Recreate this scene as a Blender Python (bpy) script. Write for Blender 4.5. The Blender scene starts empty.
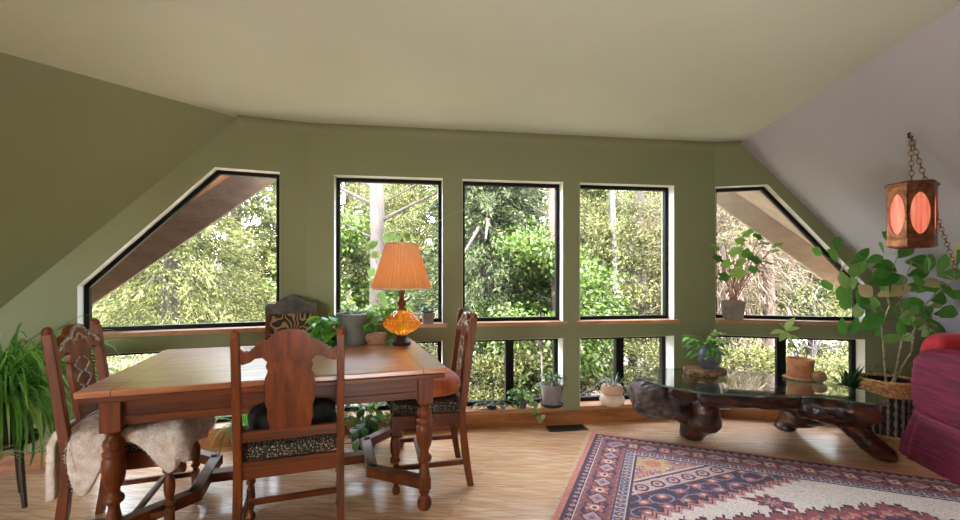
import bpy, math, random
import numpy as np
from mathutils import Vector, Matrix, noise
from mathutils.geometry import tessellate_polygon
random.seed(7); RNG = np.random.default_rng(11)
PI = math.pi
C = bpy.context.scene.collection
sc = bpy.context.scene

# ------------------------------------------------------------------ camera
F, HZ, HC = 450.0, 274.2, 1.24
cam = bpy.data.cameras.new('camera'); cam.sensor_width = 36; cam.lens = 36*F/960
cam.shift_y = (HZ-260)/960; cam.clip_start = .02; cam.clip_end = 300
co = bpy.data.objects.new('camera', cam); C.objects.link(co)
co.location = (0, 0, HC); co.rotation_euler = (PI/2, 0, 0); sc.camera = co

def G(px, py, z):                      # point at height z seen at (px,py)
    Y = F*(HC-z)/(py-HZ); return Vector(((px-480)/F*Y, Y, z))
def D(px, py, Y):                      # point at distance Y
    return Vector(((px-480)/F*Y, Y, HC-(py-HZ)*Y/F))

# ------------------------------------------------------------------ materials
def srgb(r, g, b):
    f = lambda c: (c/255/12.92 if c/255 <= .04045 else ((c/255+.055)/1.055)**2.4)
    return (f(r), f(g), f(b), 1)
class NT:
    def __init__(s, name):
        s.m = bpy.data.materials.new(name); s.m.use_nodes = True
        s.t = s.m.node_tree; s.t.nodes.clear()
        s.out = s.n('ShaderNodeOutputMaterial')
    def n(s, typ, ins=None, **kw):
        nd = s.t.nodes.new(typ)
        for k, v in kw.items(): setattr(nd, k, v)
        for k, v in (ins or {}).items():
            if isinstance(v, bpy.types.NodeSocket): s.t.links.new(v, nd.inputs[k])
            else: nd.inputs[k].default_value = v
        return nd
    def link(s, a, b): s.t.links.new(a, b)
    def ramp(s, fac, stops, interp='LINEAR'):
        r = s.n('ShaderNodeValToRGB', {0: fac}); r.color_ramp.interpolation = interp
        e = r.color_ramp.elements
        while len(e) < len(stops): e.new(.5)
        for x, (p, c) in zip(e, stops): x.position = p; x.color = c
        return r.outputs[0]
    def math(s, op, a, b=0.0): return s.n('ShaderNodeMath', {0: a, 1: b}, operation=op).outputs[0]
    def coords(s, scale=(1, 1, 1), rot=(0, 0, 0), kind='Object'):
        tc = s.n('ShaderNodeTexCoord')
        return s.n('ShaderNodeMapping', {'Vector': tc.outputs[kind], 'Scale': scale, 'Rotation': rot}).outputs[0]
    def mix(s, fac, a, b, mode='MIX'):
        m = s.n('ShaderNodeMix', data_type='RGBA', blend_type=mode)
        for k, v in ((0, fac), (6, a), (7, b)):
            if isinstance(v, bpy.types.NodeSocket): s.t.links.new(v, m.inputs[k])
            else: m.inputs[k].default_value = v
        return m.outputs[2]
    def pbr(s, col, rough=.5, bump=None, bstr=.2, bdist=.01, **kw):
        p = s.n('ShaderNodeBsdfPrincipled', {'Base Color': col, 'Roughness': rough})
        for k, v in kw.items():
            key = k.replace('_', ' ')
            if isinstance(v, bpy.types.NodeSocket): s.t.links.new(v, p.inputs[key])
            else: p.inputs[key].default_value = v
        if bump is not None:
            b = s.n('ShaderNodeBump', {'Height': bump, 'Strength': bstr, 'Distance': bdist})
            s.link(b.outputs[0], p.inputs['Normal'])
        s.link(p.outputs[0], s.out.inputs[0]); return s.m

def m_noise(name, c1, c2, scale=8, rough=.6, stretch=(1, 1, 1), bstr=.15, bdist=.01, detail=4, lo=.35, hi=.65, **kw):
    t = NT(name); v = t.coords(stretch)
    nz = t.n('ShaderNodeTexNoise', {'Vector': v, 'Scale': scale, 'Detail': detail}).outputs[0]
    return t.pbr(t.ramp(nz, [(lo, c1), (hi, c2)]), rough, nz, bstr, bdist, **kw)
def m_wood(name, c1, c2, axis=0, scale=1.0, rough=.35, **kw):
    t = NT(name); st = [18*scale]*3; st[axis] = 1.6*scale
    v = t.coords(st)
    a = t.n('ShaderNodeTexNoise', {'Vector': v, 'Scale': 1.5, 'Detail': 6, 'Distortion': .6}).outputs[0]
    st2 = [160*scale]*3; st2[axis] = 5*scale
    b = t.n('ShaderNodeTexNoise', {'Vector': t.coords(st2), 'Scale': 1, 'Detail': 2}).outputs[0]
    mixv = t.math('ADD', t.math('MULTIPLY', a, .7), t.math('MULTIPLY', b, .3))
    return t.pbr(t.ramp(mixv, [(.30, c1), (.68, c2)]), rough, b, .12, .003, **kw)
def m_leaf(name, c1, c2, c3=None, rough=.45, trans=.45, spec=.4, scale=30, deep=0):
    t = NT(name); g = t.n('ShaderNodeNewGeometry').outputs['Random Per Island']
    if deep: c1 = (c1[0]*deep*1.15, c1[1]*deep*.95, c1[2]*deep, 1)  # darkens the first stop: shaded gaps between leaves put into the colour
    stops = [(0, c1), (.6, c2)] + ([(1, c3)] if c3 else [])
    col = t.ramp(g, stops)
    nz = t.n('ShaderNodeTexNoise', {'Vector': t.coords(), 'Scale': scale, 'Detail': 2}).outputs[0]
    col = t.mix(t.math('MULTIPLY', nz, .35), col, c1)
    p = t.n('ShaderNodeBsdfPrincipled', {'Base Color': col, 'Roughness': rough, 'Specular IOR Level': spec})
    tr = t.n('ShaderNodeBsdfTranslucent', {'Color': col})
    mx = t.n('ShaderNodeMixShader', {0: trans, 1: p.outputs[0], 2: tr.outputs[0]})
    t.link(mx.outputs[0], t.out.inputs[0]); return t.m
def m_glass(name, tint=(1, 1, 1, 1), f0=.04, rough=0.0):
    t = NT(name); g = t.n('ShaderNodeNewGeometry')
    c = t.math('ABSOLUTE', t.n('ShaderNodeVectorMath', {0: g.outputs['Normal'], 1: g.outputs['Incoming']}, operation='DOT_PRODUCT').outputs['Value'])
    fr = t.math('ADD', f0, t.math('MULTIPLY', 1-f0, t.math('POWER', t.math('SUBTRACT', 1.0, c), 5.0)))
    a = t.n('ShaderNodeBsdfTransparent', {'Color': tint})
    b = t.n('ShaderNodeBsdfGlossy', {'Roughness': rough})
    mx = t.n('ShaderNodeMixShader', {0: fr, 1: a.outputs[0], 2: b.outputs[0]})
    t.link(mx.outputs[0], t.out.inputs[0]); return t.m

M = {}
def paint(name, col, sc_=160, st=.25):
    t = NT(name); v = t.coords()
    nz = t.n('ShaderNodeTexNoise', {'Vector': v, 'Scale': sc_, 'Detail': 3}).outputs[0]
    n2 = t.n('ShaderNodeTexNoise', {'Vector': v, 'Scale': 2.2, 'Detail': 2}).outputs[0]
    c = t.mix(n2, tuple(x*.95 for x in col[:3])+(1,), tuple(min(1, x*1.05) for x in col[:3])+(1,))
    return t.pbr(c, .55, nz, st, .004, Specular_IOR_Level=.35)
M['green'] = paint('sage_green_wall_paint', srgb(135, 139, 103))
M['ceil'] = paint('lightened_sage_ceiling', srgb(198, 202, 184), 110, .45)  # sage paint lightened, brightness of the lit ceiling put into the colour
M['lilac'] = paint('lilac_grey_wall_paint', srgb(182, 179, 190))
M['white'] = paint('white_reveal_paint', srgb(232, 232, 224))
M['black'] = NT('black_window_aluminium').pbr(srgb(14, 14, 14), .5, Specular_IOR_Level=.2)
M['glass'] = m_glass('clear_window_glass', (.985, .99, .985, 1), .02)
M['pine'] = m_wood('honey_pine_trim', srgb(126, 70, 34), srgb(190, 126, 72), 0, .6, .35)
M['sillwood'] = m_wood('pale_pine_sill', srgb(158, 106, 70), srgb(208, 158, 114), 0, .6, .35)
M['oak'] = m_wood('red_brown_oak', srgb(76, 34, 10), srgb(134, 64, 18), 2, .9, .42, Coat_Weight=.15, Coat_Roughness=.25, Specular_IOR_Level=.3)
M['oakx'] = m_wood('red_brown_oak_rail', srgb(72, 32, 10), srgb(128, 60, 18), 0, .9, .42, Coat_Weight=.15, Coat_Roughness=.25, Specular_IOR_Level=.3)
M['carve'] = m_noise('pale_sheen_carving', srgb(120, 104, 86), srgb(206, 198, 182), 60, .35)  # carved relief paled, window sheen put into its colour
def table_top_mat():
    t = NT('polished_tabletop_oak')
    v = t.coords((1.6, 18, 18))
    a = t.n('ShaderNodeTexNoise', {'Vector': v, 'Scale': 1.6, 'Detail': 7, 'Distortion': .5}).outputs[0]
    b = t.n('ShaderNodeTexNoise', {'Vector': t.coords((5, 170, 170)), 'Scale': 1, 'Detail': 2}).outputs[0]
    col = t.ramp(t.math('ADD', t.math('MULTIPLY', a, .7), t.math('MULTIPLY', b, .3)),
                 [(.35, srgb(156, 88, 52)), (.65, srgb(206, 134, 90))])
    tc = t.n('ShaderNodeTexCoord').outputs['Object']; xyz = t.n('ShaderNodeSeparateXYZ', {0: tc})
    def line(s, pos, w):
        d = t.math('ABSOLUTE', t.math('SUBTRACT', t.math('ABSOLUTE', s), pos)); return t.math('LESS_THAN', d, w)
    l = t.math('MAXIMUM', line(xyz.outputs[0], .655, .0025), line(xyz.outputs[1], .462, .0025))
    col = t.mix(t.math('MULTIPLY', l, .7), col, srgb(50, 22, 10))
    return t.pbr(col, .3, b, .06, .002, Coat_Weight=1.0, Coat_Roughness=.2)
M['ttop'] = table_top_mat()
def floor_mat():
    t = NT('maple_plank_floor')
    rot = (0, 0, .33)
    v = t.coords((1, 1, 1), rot)
    br = t.n('ShaderNodeTexBrick', {'Vector': v, 'Color1': (0, 0, 0, 1), 'Color2': (1, 1, 1, 1), 'Mortar': (.5, .5, .5, 1),
        'Scale': 1, 'Mortar Size': .0012, 'Brick Width': .9, 'Row Height': .058, 'Bias': 0.0})
    br.offset = .37
    gr = t.n('ShaderNodeTexNoise', {'Vector': t.coords((3.2, 45, 1), rot), 'Scale': 1.2, 'Detail': 6, 'Distortion': .8}).outputs[0]
    big = t.n('ShaderNodeTexNoise', {'Vector': t.coords((1.2, 9, 1), rot), 'Scale': 1.0, 'Detail': 3}).outputs[0]
    base = t.mix(t.n('ShaderNodeSeparateColor', {0: br.outputs[0]}).outputs[0], srgb(220, 172, 130), srgb(234, 196, 158))
    col = t.mix(t.ramp(gr, [(.4, (0, 0, 0, 1)), (.72, (1, 1, 1, 1))]), base, srgb(186, 138, 96))
    col = t.mix(t.math('MULTIPLY', t.ramp(big, [(.45, (0, 0, 0, 1)), (.7, (1, 1, 1, 1))]), .45), col, srgb(190, 144, 104))
    col = t.mix(t.math('MULTIPLY', br.outputs['Fac'], .75), col, srgb(140, 100, 66))
    return t.pbr(col, t.math('ADD', t.math('MULTIPLY', gr, .12), .16), t.math('SUBTRACT', 0.0, br.outputs['Fac']), .1, .002, Specular_IOR_Level=.5)
M['floor'] = floor_mat()
M['soffit'] = m_wood('brown_soffit_boards', srgb(112, 76, 48), srgb(156, 110, 76), 0, .5, .7)
M['barge'] = m_wood('weathered_barge_board', srgb(78, 60, 48), srgb(112, 90, 74), 0, .5, .75)
M['taupe'] = m_wood('taupe_painted_eave', srgb(128, 108, 88), srgb(150, 130, 108), 0, .5, .75)
M['ground'] = m_noise('pale_dry_ground', srgb(110, 102, 88), srgb(151, 143, 128), 1.2, .9, bstr=.4, bdist=.05)
M['bark'] = m_noise('grey_pink_bark', srgb(27, 20, 17), srgb(52, 45, 42), 7, .9, (1, 1, .25), .8, .03)
M['darkbark'] = m_noise('dark_bark', srgb(17, 11, 9), srgb(45, 35, 29), 9, .9, (1, 1, .25), .8, .03)
M['redbark'] = m_noise('pink_brown_bark', srgb(37, 24, 17), srgb(68, 50, 42), 9, .9, (1, 1, .25), .8, .03)
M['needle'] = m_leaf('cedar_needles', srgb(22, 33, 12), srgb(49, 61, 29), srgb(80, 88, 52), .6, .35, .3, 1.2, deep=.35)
M['needle_sun'] = m_leaf('sunlit_conifer_needles', srgb(45, 53, 22), srgb(74, 81, 36), srgb(108, 106, 59), .6, .4, .3, 1.2, deep=.35)  # lighter, yellower copy of the needles with sunlight put into its colour
M['broad'] = m_leaf('sunny_broad_leaves', srgb(45, 68, 17), srgb(71, 95, 33), srgb(100, 114, 57), .5, .45, .4, 1.2, deep=.35)
M['shrubl'] = m_leaf('shrub_leaves', srgb(43, 56, 20), srgb(79, 84, 40), srgb(116, 109, 72), .6, .4, .3, 1.5, deep=.35)
M['drytw'] = m_leaf('dry_twigs', srgb(53, 41, 34), srgb(83, 69, 58), srgb(105, 94, 80), .8, .25, .2, 2)
M['lf_bright'] = m_leaf('bright_pothos_leaf', srgb(61, 133, 31), srgb(113, 188, 52), srgb(158, 217, 81), .35, .5, .5)
M['lf_mid'] = m_leaf('mid_green_leaf', srgb(47, 97, 36), srgb(93, 147, 61), srgb(138, 181, 93), .35, .45, .5)
M['lf_dark'] = m_leaf('dark_green_leaf', srgb(22, 48, 26), srgb(44, 84, 44), srgb(66, 106, 60), .4, .4, .5)
M['lf_strap'] = m_leaf('strap_leaf_green', srgb(59, 120, 42), srgb(122, 185, 71), srgb(185, 227, 115), .4, .4, .5)
M['lf_ficus'] = m_leaf('fig_leaf_green', srgb(61, 120, 47), srgb(115, 171, 78), srgb(181, 195, 139), .35, .55, .5)
M['lf_pale'] = m_leaf('pale_variegated_leaf', srgb(128, 158, 84), srgb(172, 190, 120), srgb(214, 218, 168), .4, .45, .5)
M['lf_blue'] = m_leaf('grey_green_succulent_leaf', srgb(96, 116, 96), srgb(138, 152, 130), srgb(170, 180, 158), .5, .25, .4)
M['stem'] = m_noise('pale_woody_stem', srgb(126, 112, 80), srgb(176, 164, 130), 40, .7)
M['stemg'] = m_noise('green_stem', srgb(84, 110, 50), srgb(120, 140, 76), 40, .6)
M['soil'] = m_noise('potting_soil', srgb(40, 28, 20), srgb(76, 56, 40), 60, .95)
M['pot_grey'] = m_noise('grey_green_glazed_pot', srgb(92, 98, 92), srgb(116, 120, 112), 12, .35)
M['pot_lilac'] = m_noise('mauve_grey_pot', srgb(136, 124, 126), srgb(160, 148, 148), 10, .5)
M['pot_taupe'] = m_noise('taupe_square_pot', srgb(128, 118, 106), srgb(152, 142, 130), 14, .7)
M['pot_dark'] = m_noise('dark_plastic_pot', srgb(34, 34, 34), srgb(56, 56, 54), 14, .4)
M['pot_cream'] = m_noise('cream_ceramic', srgb(214, 190, 158), srgb(236, 220, 194), 10, .4)
M['pot_peach'] = m_noise('peach_ceramic', srgb(206, 158, 128), srgb(222, 184, 156), 10, .4)
M['terra'] = m_noise('terracotta_clay', srgb(190, 118, 76), srgb(216, 150, 108), 14, .75)
M['slate'] = m_noise('blue_grey_stoneware', srgb(72, 76, 86), srgb(108, 112, 120), 9, .3)
M['burl'] = m_noise('burl_slice_wood', srgb(64, 36, 24), srgb(186, 140, 100), 30, .6, bstr=.6, bdist=.02)
def root_mat():
    t = NT('polished_red_root_wood')
    v = t.coords((1, 1, 1))
    a = t.n('ShaderNodeTexNoise', {'Vector': t.coords((2.4, 7, 7)), 'Scale': 1.6, 'Detail': 8, 'Distortion': 1.6}).outputs[0]
    b = t.n('ShaderNodeTexNoise', {'Vector': t.coords((8, 40, 40)), 'Scale': 1.3, 'Detail': 4, 'Distortion': .8}).outputs[0]
    col = t.ramp(a, [(.34, srgb(22, 12, 10)), (.5, srgb(58, 28, 18)), (.7, srgb(108, 54, 32))])
    return t.pbr(col, .28, t.math('ADD', a, t.math('MULTIPLY', b, .35)), .55, .02, Coat_Weight=.4, Coat_Roughness=.15)
M['root'] = root_mat()
M['rootgrey'] = m_noise('weathered_grey_burl', srgb(36, 26, 24), srgb(112, 92, 86), 13, .4, bstr=.9, bdist=.03, detail=8)
M['tglass'] = m_glass('greenish_table_glass', (.93, .97, .95, 1), .42)
M['tedge'] = NT('green_glass_edge').pbr(srgb(122, 150, 134), .1, Transmission_Weight=.6)
def velvet():
    t = NT('magenta_velvet')
    v = t.coords((4, 4, 60))
    a = t.n('ShaderNodeTexNoise', {'Vector': v, 'Scale': 1.2, 'Detail': 4, 'Distortion': .4}).outputs[0]
    col = t.ramp(a, [(.35, srgb(80, 8, 34)), (.7, srgb(133, 20, 59))])
    return t.pbr(col, .75, a, .5, .012, Sheen_Weight=.2, Sheen_Roughness=.4, Sheen_Tint=srgb(255, 90, 140))
M['velvet'] = velvet()
M['redvelvet'] = m_noise('red_velvet', srgb(150, 10, 26), srgb(188, 20, 38), 12, .8, Sheen_Weight=.15)
M['fleece'] = m_noise('cream_sheepskin', srgb(226, 200, 178), srgb(248, 236, 224), 26, .95, bstr=.6, bdist=.02, Sheen_Weight=.4)
M['rust'] = m_noise('rust_orange_cushion', srgb(168, 74, 28), srgb(206, 112, 58), 14, .8, bstr=.3, Sheen_Weight=.3)
M['blackcloth'] = m_noise('black_cushion_cloth', srgb(16, 18, 18), srgb(38, 40, 40), 20, .8)
M['greycloth'] = m_noise('grey_back_leather', srgb(58, 54, 54), srgb(92, 86, 84), 20, .5)
def seatpat(name, a, b, scale):
    t = NT(name); vo = (t.n('ShaderNodeTexVoronoi', {'Vector': t.coords(), 'Scale': scale}).outputs[0] if scale > 50 else t.n('ShaderNodeTexWave', {'Vector': t.coords(), 'Scale': scale, 'Distortion': 24, 'Detail': 1, 'Detail Scale': 1.4}).outputs[0])
    nz = t.n('ShaderNodeTexNoise', {'Vector': t.coords(), 'Scale': scale*.9, 'Detail': 3}).outputs[0]
    f = t.math('ADD', vo, t.math('MULTIPLY', nz, .5))
    return t.pbr(t.ramp(f, [(.5, a), (.62, b)]), .8, vo, .2, .004)
M['tapestry'] = seatpat('black_cream_speckled_upholstery', srgb(176, 160, 128), srgb(40, 32, 26), 120)
M['damask'] = seatpat('brown_beige_scroll_upholstery', srgb(150, 122, 88), srgb(52, 34, 26), 6)
M['brass'] = NT('aged_brass').pbr(srgb(150, 108, 56), .35, Metallic=.9)
M['copper'] = m_noise('hammered_copper', srgb(104, 62, 40), srgb(156, 100, 66), 30, .38, Metallic=.75)
def amber():
    t = NT('amber_glass')
    p = t.n('ShaderNodeBsdfPrincipled', {'Base Color': srgb(255, 178, 70), 'Roughness': .06, 'Transmission Weight': .75, 'IOR': 1.3})
    p.inputs['Emission Color'].default_value = srgb(255, 120, 20); p.inputs['Emission Strength'].default_value = .08
    t.link(p.outputs[0], t.out.inputs[0]); return t.m
M['amber'] = amber()
def shade():
    t = NT('pleated_orange_shade_cloth')
    nz = t.n('ShaderNodeTexNoise', {'Vector': t.coords((30, 30, 2)), 'Scale': 2, 'Detail': 2}).outputs[0]
    col = t.ramp(nz, [(.2, srgb(218, 158, 110)), (.8, srgb(228, 172, 124))])
    d = t.n('ShaderNodeBsdfDiffuse', {'Color': col}); tr = t.n('ShaderNodeBsdfTranslucent', {'Color': col})
    mx = t.n('ShaderNodeMixShader', {0: .55, 1: d.outputs[0], 2: tr.outputs[0]})
    t.link(mx.outputs[0], t.out.inputs[0]); return t.m
M['shade'] = shade()
M['braid'] = m_noise('cream_braid', srgb(196, 168, 128), srgb(226, 204, 168), 60, .8)
def lanternglow():
    t = NT('lit_red_lantern_glass')
    nz = t.n('ShaderNodeTexNoise', {'Vector': t.coords((60, 60, 4)), 'Scale': 1, 'Detail': 2}).outputs[0]
    col = t.ramp(nz, [(.3, srgb(222, 100, 76)), (.7, srgb(244, 152, 120))])
    p = t.n('ShaderNodeBsdfPrincipled', {'Base Color': col, 'Roughness': .35, 'Emission Color': col, 'Emission Strength': .38})
    t.link(p.outputs[0], t.out.inputs[0]); return t.m
M['glow'] = lanternglow()
M['wicker'] = m_noise('honey_wicker', srgb(156, 104, 58), srgb(216, 168, 112), 50, .7)
M['wickerpale'] = m_noise('pale_wicker', srgb(104, 90, 74), srgb(150, 134, 112), 40, .7)
M['liner'] = m_noise('dark_basket_liner', srgb(24, 20, 18), srgb(44, 36, 32), 20, .8)
M['iron'] = NT('dark_iron').pbr(srgb(24, 22, 20), .5, Metallic=.6)
M['vent'] = NT('bronze_register_metal').pbr(srgb(44, 36, 30), .45, Metallic=.5)
M['cord'] = NT('black_cord').pbr(srgb(18, 18, 18), .5)
M['straw'] = m_noise('straw_basket_weave', srgb(150, 104, 78), srgb(206, 160, 126), 60, .8, (1, 1, 6), .6)
M['stone'] = m_noise('tan_round_stone', srgb(160, 120, 88), srgb(196, 158, 122), 18, .7)
M['standwood'] = m_wood('dark_stand_wood', srgb(36, 24, 16), srgb(70, 48, 32), 2, 1, .5)

# ------------------------------------------------------------------ mesh builder
class MB:
    def __init__(s): s.v = []; s.f = []
    def add(s, vs, fs):
        o = len(s.v); s.v += [tuple(v) for v in vs]; s.f += [tuple(i+o for i in f) for f in fs]; return s
    def box(s, c, size, rz=0, mat=None):
        x, y, z = (k/2 for k in size)
        vs = [Vector((a*x, b*y, d*z)) for a in (-1, 1) for b in (-1, 1) for d in (-1, 1)]
        R = Matrix.Rotation(rz, 4, 'Z') if mat is None else mat
        vs = [Vector(c)+R @ v for v in vs]
        return s.add(vs, [(0, 1, 3, 2), (4, 6, 7, 5), (0, 4, 5, 1), (2, 3, 7, 6), (0, 2, 6, 4), (1, 5, 7, 3)])
    def bar(s, a, b, w, h, up=(0, 0, 1)):
        a, b = Vector(a), Vector(b); d = (b-a).normalized(); sd = d.cross(Vector(up)).normalized(); u = sd.cross(d)
        vs = [p+sd*w/2*i+u*h/2*j for p in (a, b) for i, j in ((-1, -1), (1, -1), (1, 1), (-1, 1))]
        return s.add(vs, [(3, 2, 1, 0), (4, 5, 6, 7), (0, 1, 5, 4), (1, 2, 6, 5), (2, 3, 7, 6), (3, 0, 4, 7)])
    def tube(s, pts, r, n=8, cap=True):
        pts = [Vector(p) for p in pts]; k = len(pts)
        rs = r if isinstance(r, (list, tuple)) else [r]*k
        prev = None; vs = []
        for i, p in enumerate(pts):
            d = (pts[min(i+1, k-1)]-pts[max(i-1, 0)])
            d = d.normalized() if d.length > 1e-9 else Vector((0, 0, 1))
            if prev is None: a = d.orthogonal().normalized()
            else:
                a = prev-d*prev.dot(d); a = a.normalized() if a.length > 1e-6 else d.orthogonal().normalized()
            prev = a; b = d.cross(a)
            vs += [p+(a*math.cos(2*PI*j/n)+b*math.sin(2*PI*j/n))*rs[i] for j in range(n)]
        fs = [(i*n+j, i*n+(j+1) % n, (i+1)*n+(j+1) % n, (i+1)*n+j) for i in range(k-1) for j in range(n)]
        if cap: fs += [tuple(range(n-1, -1, -1)), tuple((k-1)*n+j for j in range(n))]
        return s.add(vs, fs)
    def lathe(s, prof, c=(0, 0, 0), n=24, rib=0, ribamp=0, sx=1, sy=1):
        c = Vector(c); vs = []; k = len(prof)
        for r, z in prof:
            for j in range(n):
                a = 2*PI*j/n; rr = r*(1+(ribamp*math.cos(rib*a) if rib else 0))
                vs.append(c+Vector((rr*math.cos(a)*sx, rr*math.sin(a)*sy, z)))
        fs = [(i*n+j, i*n+(j+1) % n, (i+1)*n+(j+1) % n, (i+1)*n+j) for i in range(k-1) for j in range(n)]
        if prof[0][0] > 1e-6: fs.append(tuple(range(n-1, -1, -1)))
        if prof[-1][0] > 1e-6: fs.append(tuple((k-1)*n+j for j in range(n)))
        return s.add(vs, fs)
    def prism(s, poly, t0, t1, fn):       # poly of (a,b); fn(a,b,t)->point ; extrude t0..t1
        n = len(poly); vs = [fn(a, b, t0) for a, b in poly]+[fn(a, b, t1) for a, b in poly]
        tri = tessellate_polygon([[Vector((a, b, 0)) for a, b in poly]])
        fs = []
        for t in tri: fs += [tuple(t), tuple(i+n for i in reversed(t))]
        fs += [(i, (i+1) % n, n+(i+1) % n, n+i) for i in range(n)]
        return s.add(vs, fs)
    def super(s, c, size, p=3.0, n=20, m=14, R=None):   # pillow-like super-ellipsoid
        c = Vector(c); vs = []
        pw = lambda x, e: math.copysign(abs(x)**e, x)
        e = 2/p
        for i in range(m+1):
            th = -PI/2+PI*i/m
            for j in range(n):
                ph = 2*PI*j/n
                v = Vector((size[0]/2*pw(math.cos(th), e)*pw(math.cos(ph), e), size[1]/2*pw(math.cos(th), e)*pw(math.sin(ph), e), size[2]/2*pw(math.sin(th), e)))
                vs.append(c+(R @ v if R else v))
        fs = [(i*n+j, i*n+(j+1) % n, (i+1)*n+(j+1) % n, (i+1)*n+j) for i in range(m) for j in range(n)]
        return s.add(vs, fs)
    def torus(s, c, R, r, nn=24, n=6, rot=None, sx=1, sy=1):
        vs = []
        for i in range(nn):
            a = 2*PI*i/nn
            for j in range(n):
                b = 2*PI*j/n
                v = Vector(((R+r*math.cos(b))*math.cos(a)*sx, (R+r*math.cos(b))*math.sin(a)*sy, r*math.sin(b)))
                vs.append(Vector(c)+(rot @ v if rot else v))
        return s.add(vs, [(i*n+j, ((i+1) % nn)*n+j, ((i+1) % nn)*n+(j+1) % n, i*n+(j+1) % n) for i in range(nn) for j in range(n)])
    def leaf(s, base, d, length, width, up=(0, 0, 1), droop=.3, fold=.25, seg=5, pw=.85):
        d = Vector(d).normalized(); up = Vector(up)
        sd = d.cross(up); sd = sd.normalized() if sd.length > 1e-3 else d.orthogonal().normalized()
        nu = sd.cross(d).normalized(); p = Vector(base); vs = []
        for i in range(seg+1):
            t = i/seg; w = width/2*(math.sin(PI*min(1, t**pw*.97+.03))**.75)*(1 if t < 1 else .05)
            ang = -droop*t
            dd = d*math.cos(ang)+nu*math.sin(ang)
            if i: p = p+dd*length/seg
            vs += [p-sd*w+nu*w*fold, p, p+sd*w+nu*w*fold]
        fs = []
        for i in range(seg):
            a = i*3; fs += [(a, a+1, a+4, a+3), (a+1, a+2, a+5, a+4)]
        return s.add(vs, fs)
    def strap(s, base, az, elev, length, width, droop, seg=9):
        p = Vector(base); vs = []; sd = Vector((-math.sin(az), math.cos(az), 0)); h = Vector((math.cos(az), math.sin(az), 0)); e = elev
        for i in range(seg+1):
            t = i/seg; w = width/2*(.55+1.1*t)*(1-t**2.2)+.0006
            vs += [p-sd*w, p+Vector((0, 0, -w*.5)), p+sd*w]
            p = p+(h*math.cos(e)+Vector((0, 0, math.sin(e))))*length/seg; e -= droop/seg*(.5+t*1.3)
        fs = []
        for i in range(seg):
            a = i*3; fs += [(a, a+1, a+4, a+3), (a+1, a+2, a+5, a+4)]
        return s.add(vs, fs)
    def build(s, name, mat, parent=None, smooth=40, bevel=0, sub=0, kind=None, label=None):
        me = bpy.data.meshes.new(name); me.from_pydata(s.v, [], s.f); me.update()
        me.materials.append(mat)
        if smooth:
            me.shade_smooth(); me.set_sharp_from_angle(angle=math.radians(smooth))
        o = bpy.data.objects.new(name, me); C.objects.link(o)
        if parent is not None: o.parent = parent
        if bevel:
            b = o.modifiers.new('bevel', 'BEVEL'); b.width = bevel; b.segments = 2; b.limit_method = 'ANGLE'; b.angle_limit = math.radians(50)
        if sub:
            m = o.modifiers.new('sub', 'SUBSURF'); m.levels = sub; m.render_levels = sub
        if kind: o['kind'] = kind
        if label: o['label'] = label
        return o
def npmesh(name, V, Fq, mat, parent=None):
    me = bpy.data.meshes.new(name); nv, nf = len(V), len(Fq); k = Fq.shape[1]
    me.vertices.add(nv); me.vertices.foreach_set('co', np.asarray(V, np.float32).ravel())
    me.loops.add(nf*k); me.loops.foreach_set('vertex_index', np.asarray(Fq, np.int32).ravel())
    me.polygons.add(nf); me.polygons.foreach_set('loop_start', np.arange(0, nf*k, k, dtype=np.int32))
    me.update(calc_edges=True); me.materials.append(mat)
    o = bpy.data.objects.new(name, me); C.objects.link(o)
    if parent is not None: o.parent = parent
    return o
def keep_in(o, parent_loc, planes, gap=.02):     # leaves bend back from the wall they touch
    for v in o.data.vertices:
        p = v.co+Vector(parent_loc)
        for n_, d_ in planes:
            e = p.dot(n_)-(d_-gap)
            if e > 0: p = p-n_*e
        v.co = p-Vector(parent_loc)
    return o
def thing(name, label, cat, loc=(0, 0, 0), rz=0, group=None):
    o = bpy.data.objects.new(name, None); C.objects.link(o); o.empty_display_size = .1
    o.location = loc; o.rotation_euler = (0, 0, rz); o['label'] = label; o['category'] = cat
    if group: o['group'] = group
    return o
def struct_empty(name):
    o = bpy.data.objects.new(name, None); C.objects.link(o); o['kind'] = 'structure'; return o
def tag(o, label, cat, group=None):
    o['label'] = label; o['category'] = cat
    if group: o['group'] = group
    return o
def dup(root, loc, rz, label, scale=None, group=None):
    r = root.copy(); C.objects.link(r); r.location = loc; r.rotation_euler = (0, 0, rz); r['label'] = label
    if scale: r.scale = scale if not isinstance(scale, (int, float)) else (scale,)*3
    if group: r['group'] = group
    for ch in list(root.children):
        c = ch.copy(); C.objects.link(c); c.parent = r
        for g in list(ch.children):
            d = g.copy(); C.objects.link(d); d.parent = c
    return r

# ------------------------------------------------------------------ room shell
hC, hT, hS, hL0, hL1 = 2.376, 2.005, .85, .14, .71
class Wall:
    def __init__(s, th, d): s.th, s.d = th, d; s.t = Vector((math.cos(th), math.sin(th), 0)); s.n = Vector((-math.sin(th), math.cos(th), 0))
    def Z(s, px, off=0): u = (px-480)/F; return (s.d+off)/(-math.sin(s.th)*u+math.cos(s.th))
    def S(s, px, off=0): Z = s.Z(px, off); return (px-480)/F*Z*math.cos(s.th)+Z*math.sin(s.th)
    def SZ(s, px, py, off=0): return (s.S(px, off), HC-(py-HZ)*s.Z(px, off)/F)
    def P(s, a, z, off=0): p = s.n*(s.d+off)+s.t*a; return Vector((p.x, p.y, z))
def joined(th, px, w):
    u = (px-480)/F; Z = w.Z(px); return Wall(th, Z*(-math.sin(th)*u+math.cos(th)))
WM = Wall(.148, 3.591); WL = joined(.364, 306, WM); WR = joined(-.254, 714.5, WM)
pA, pB = WL.SZ(238, 121), WL.SZ(0, 309); pA = (pA[0], hC)
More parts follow.
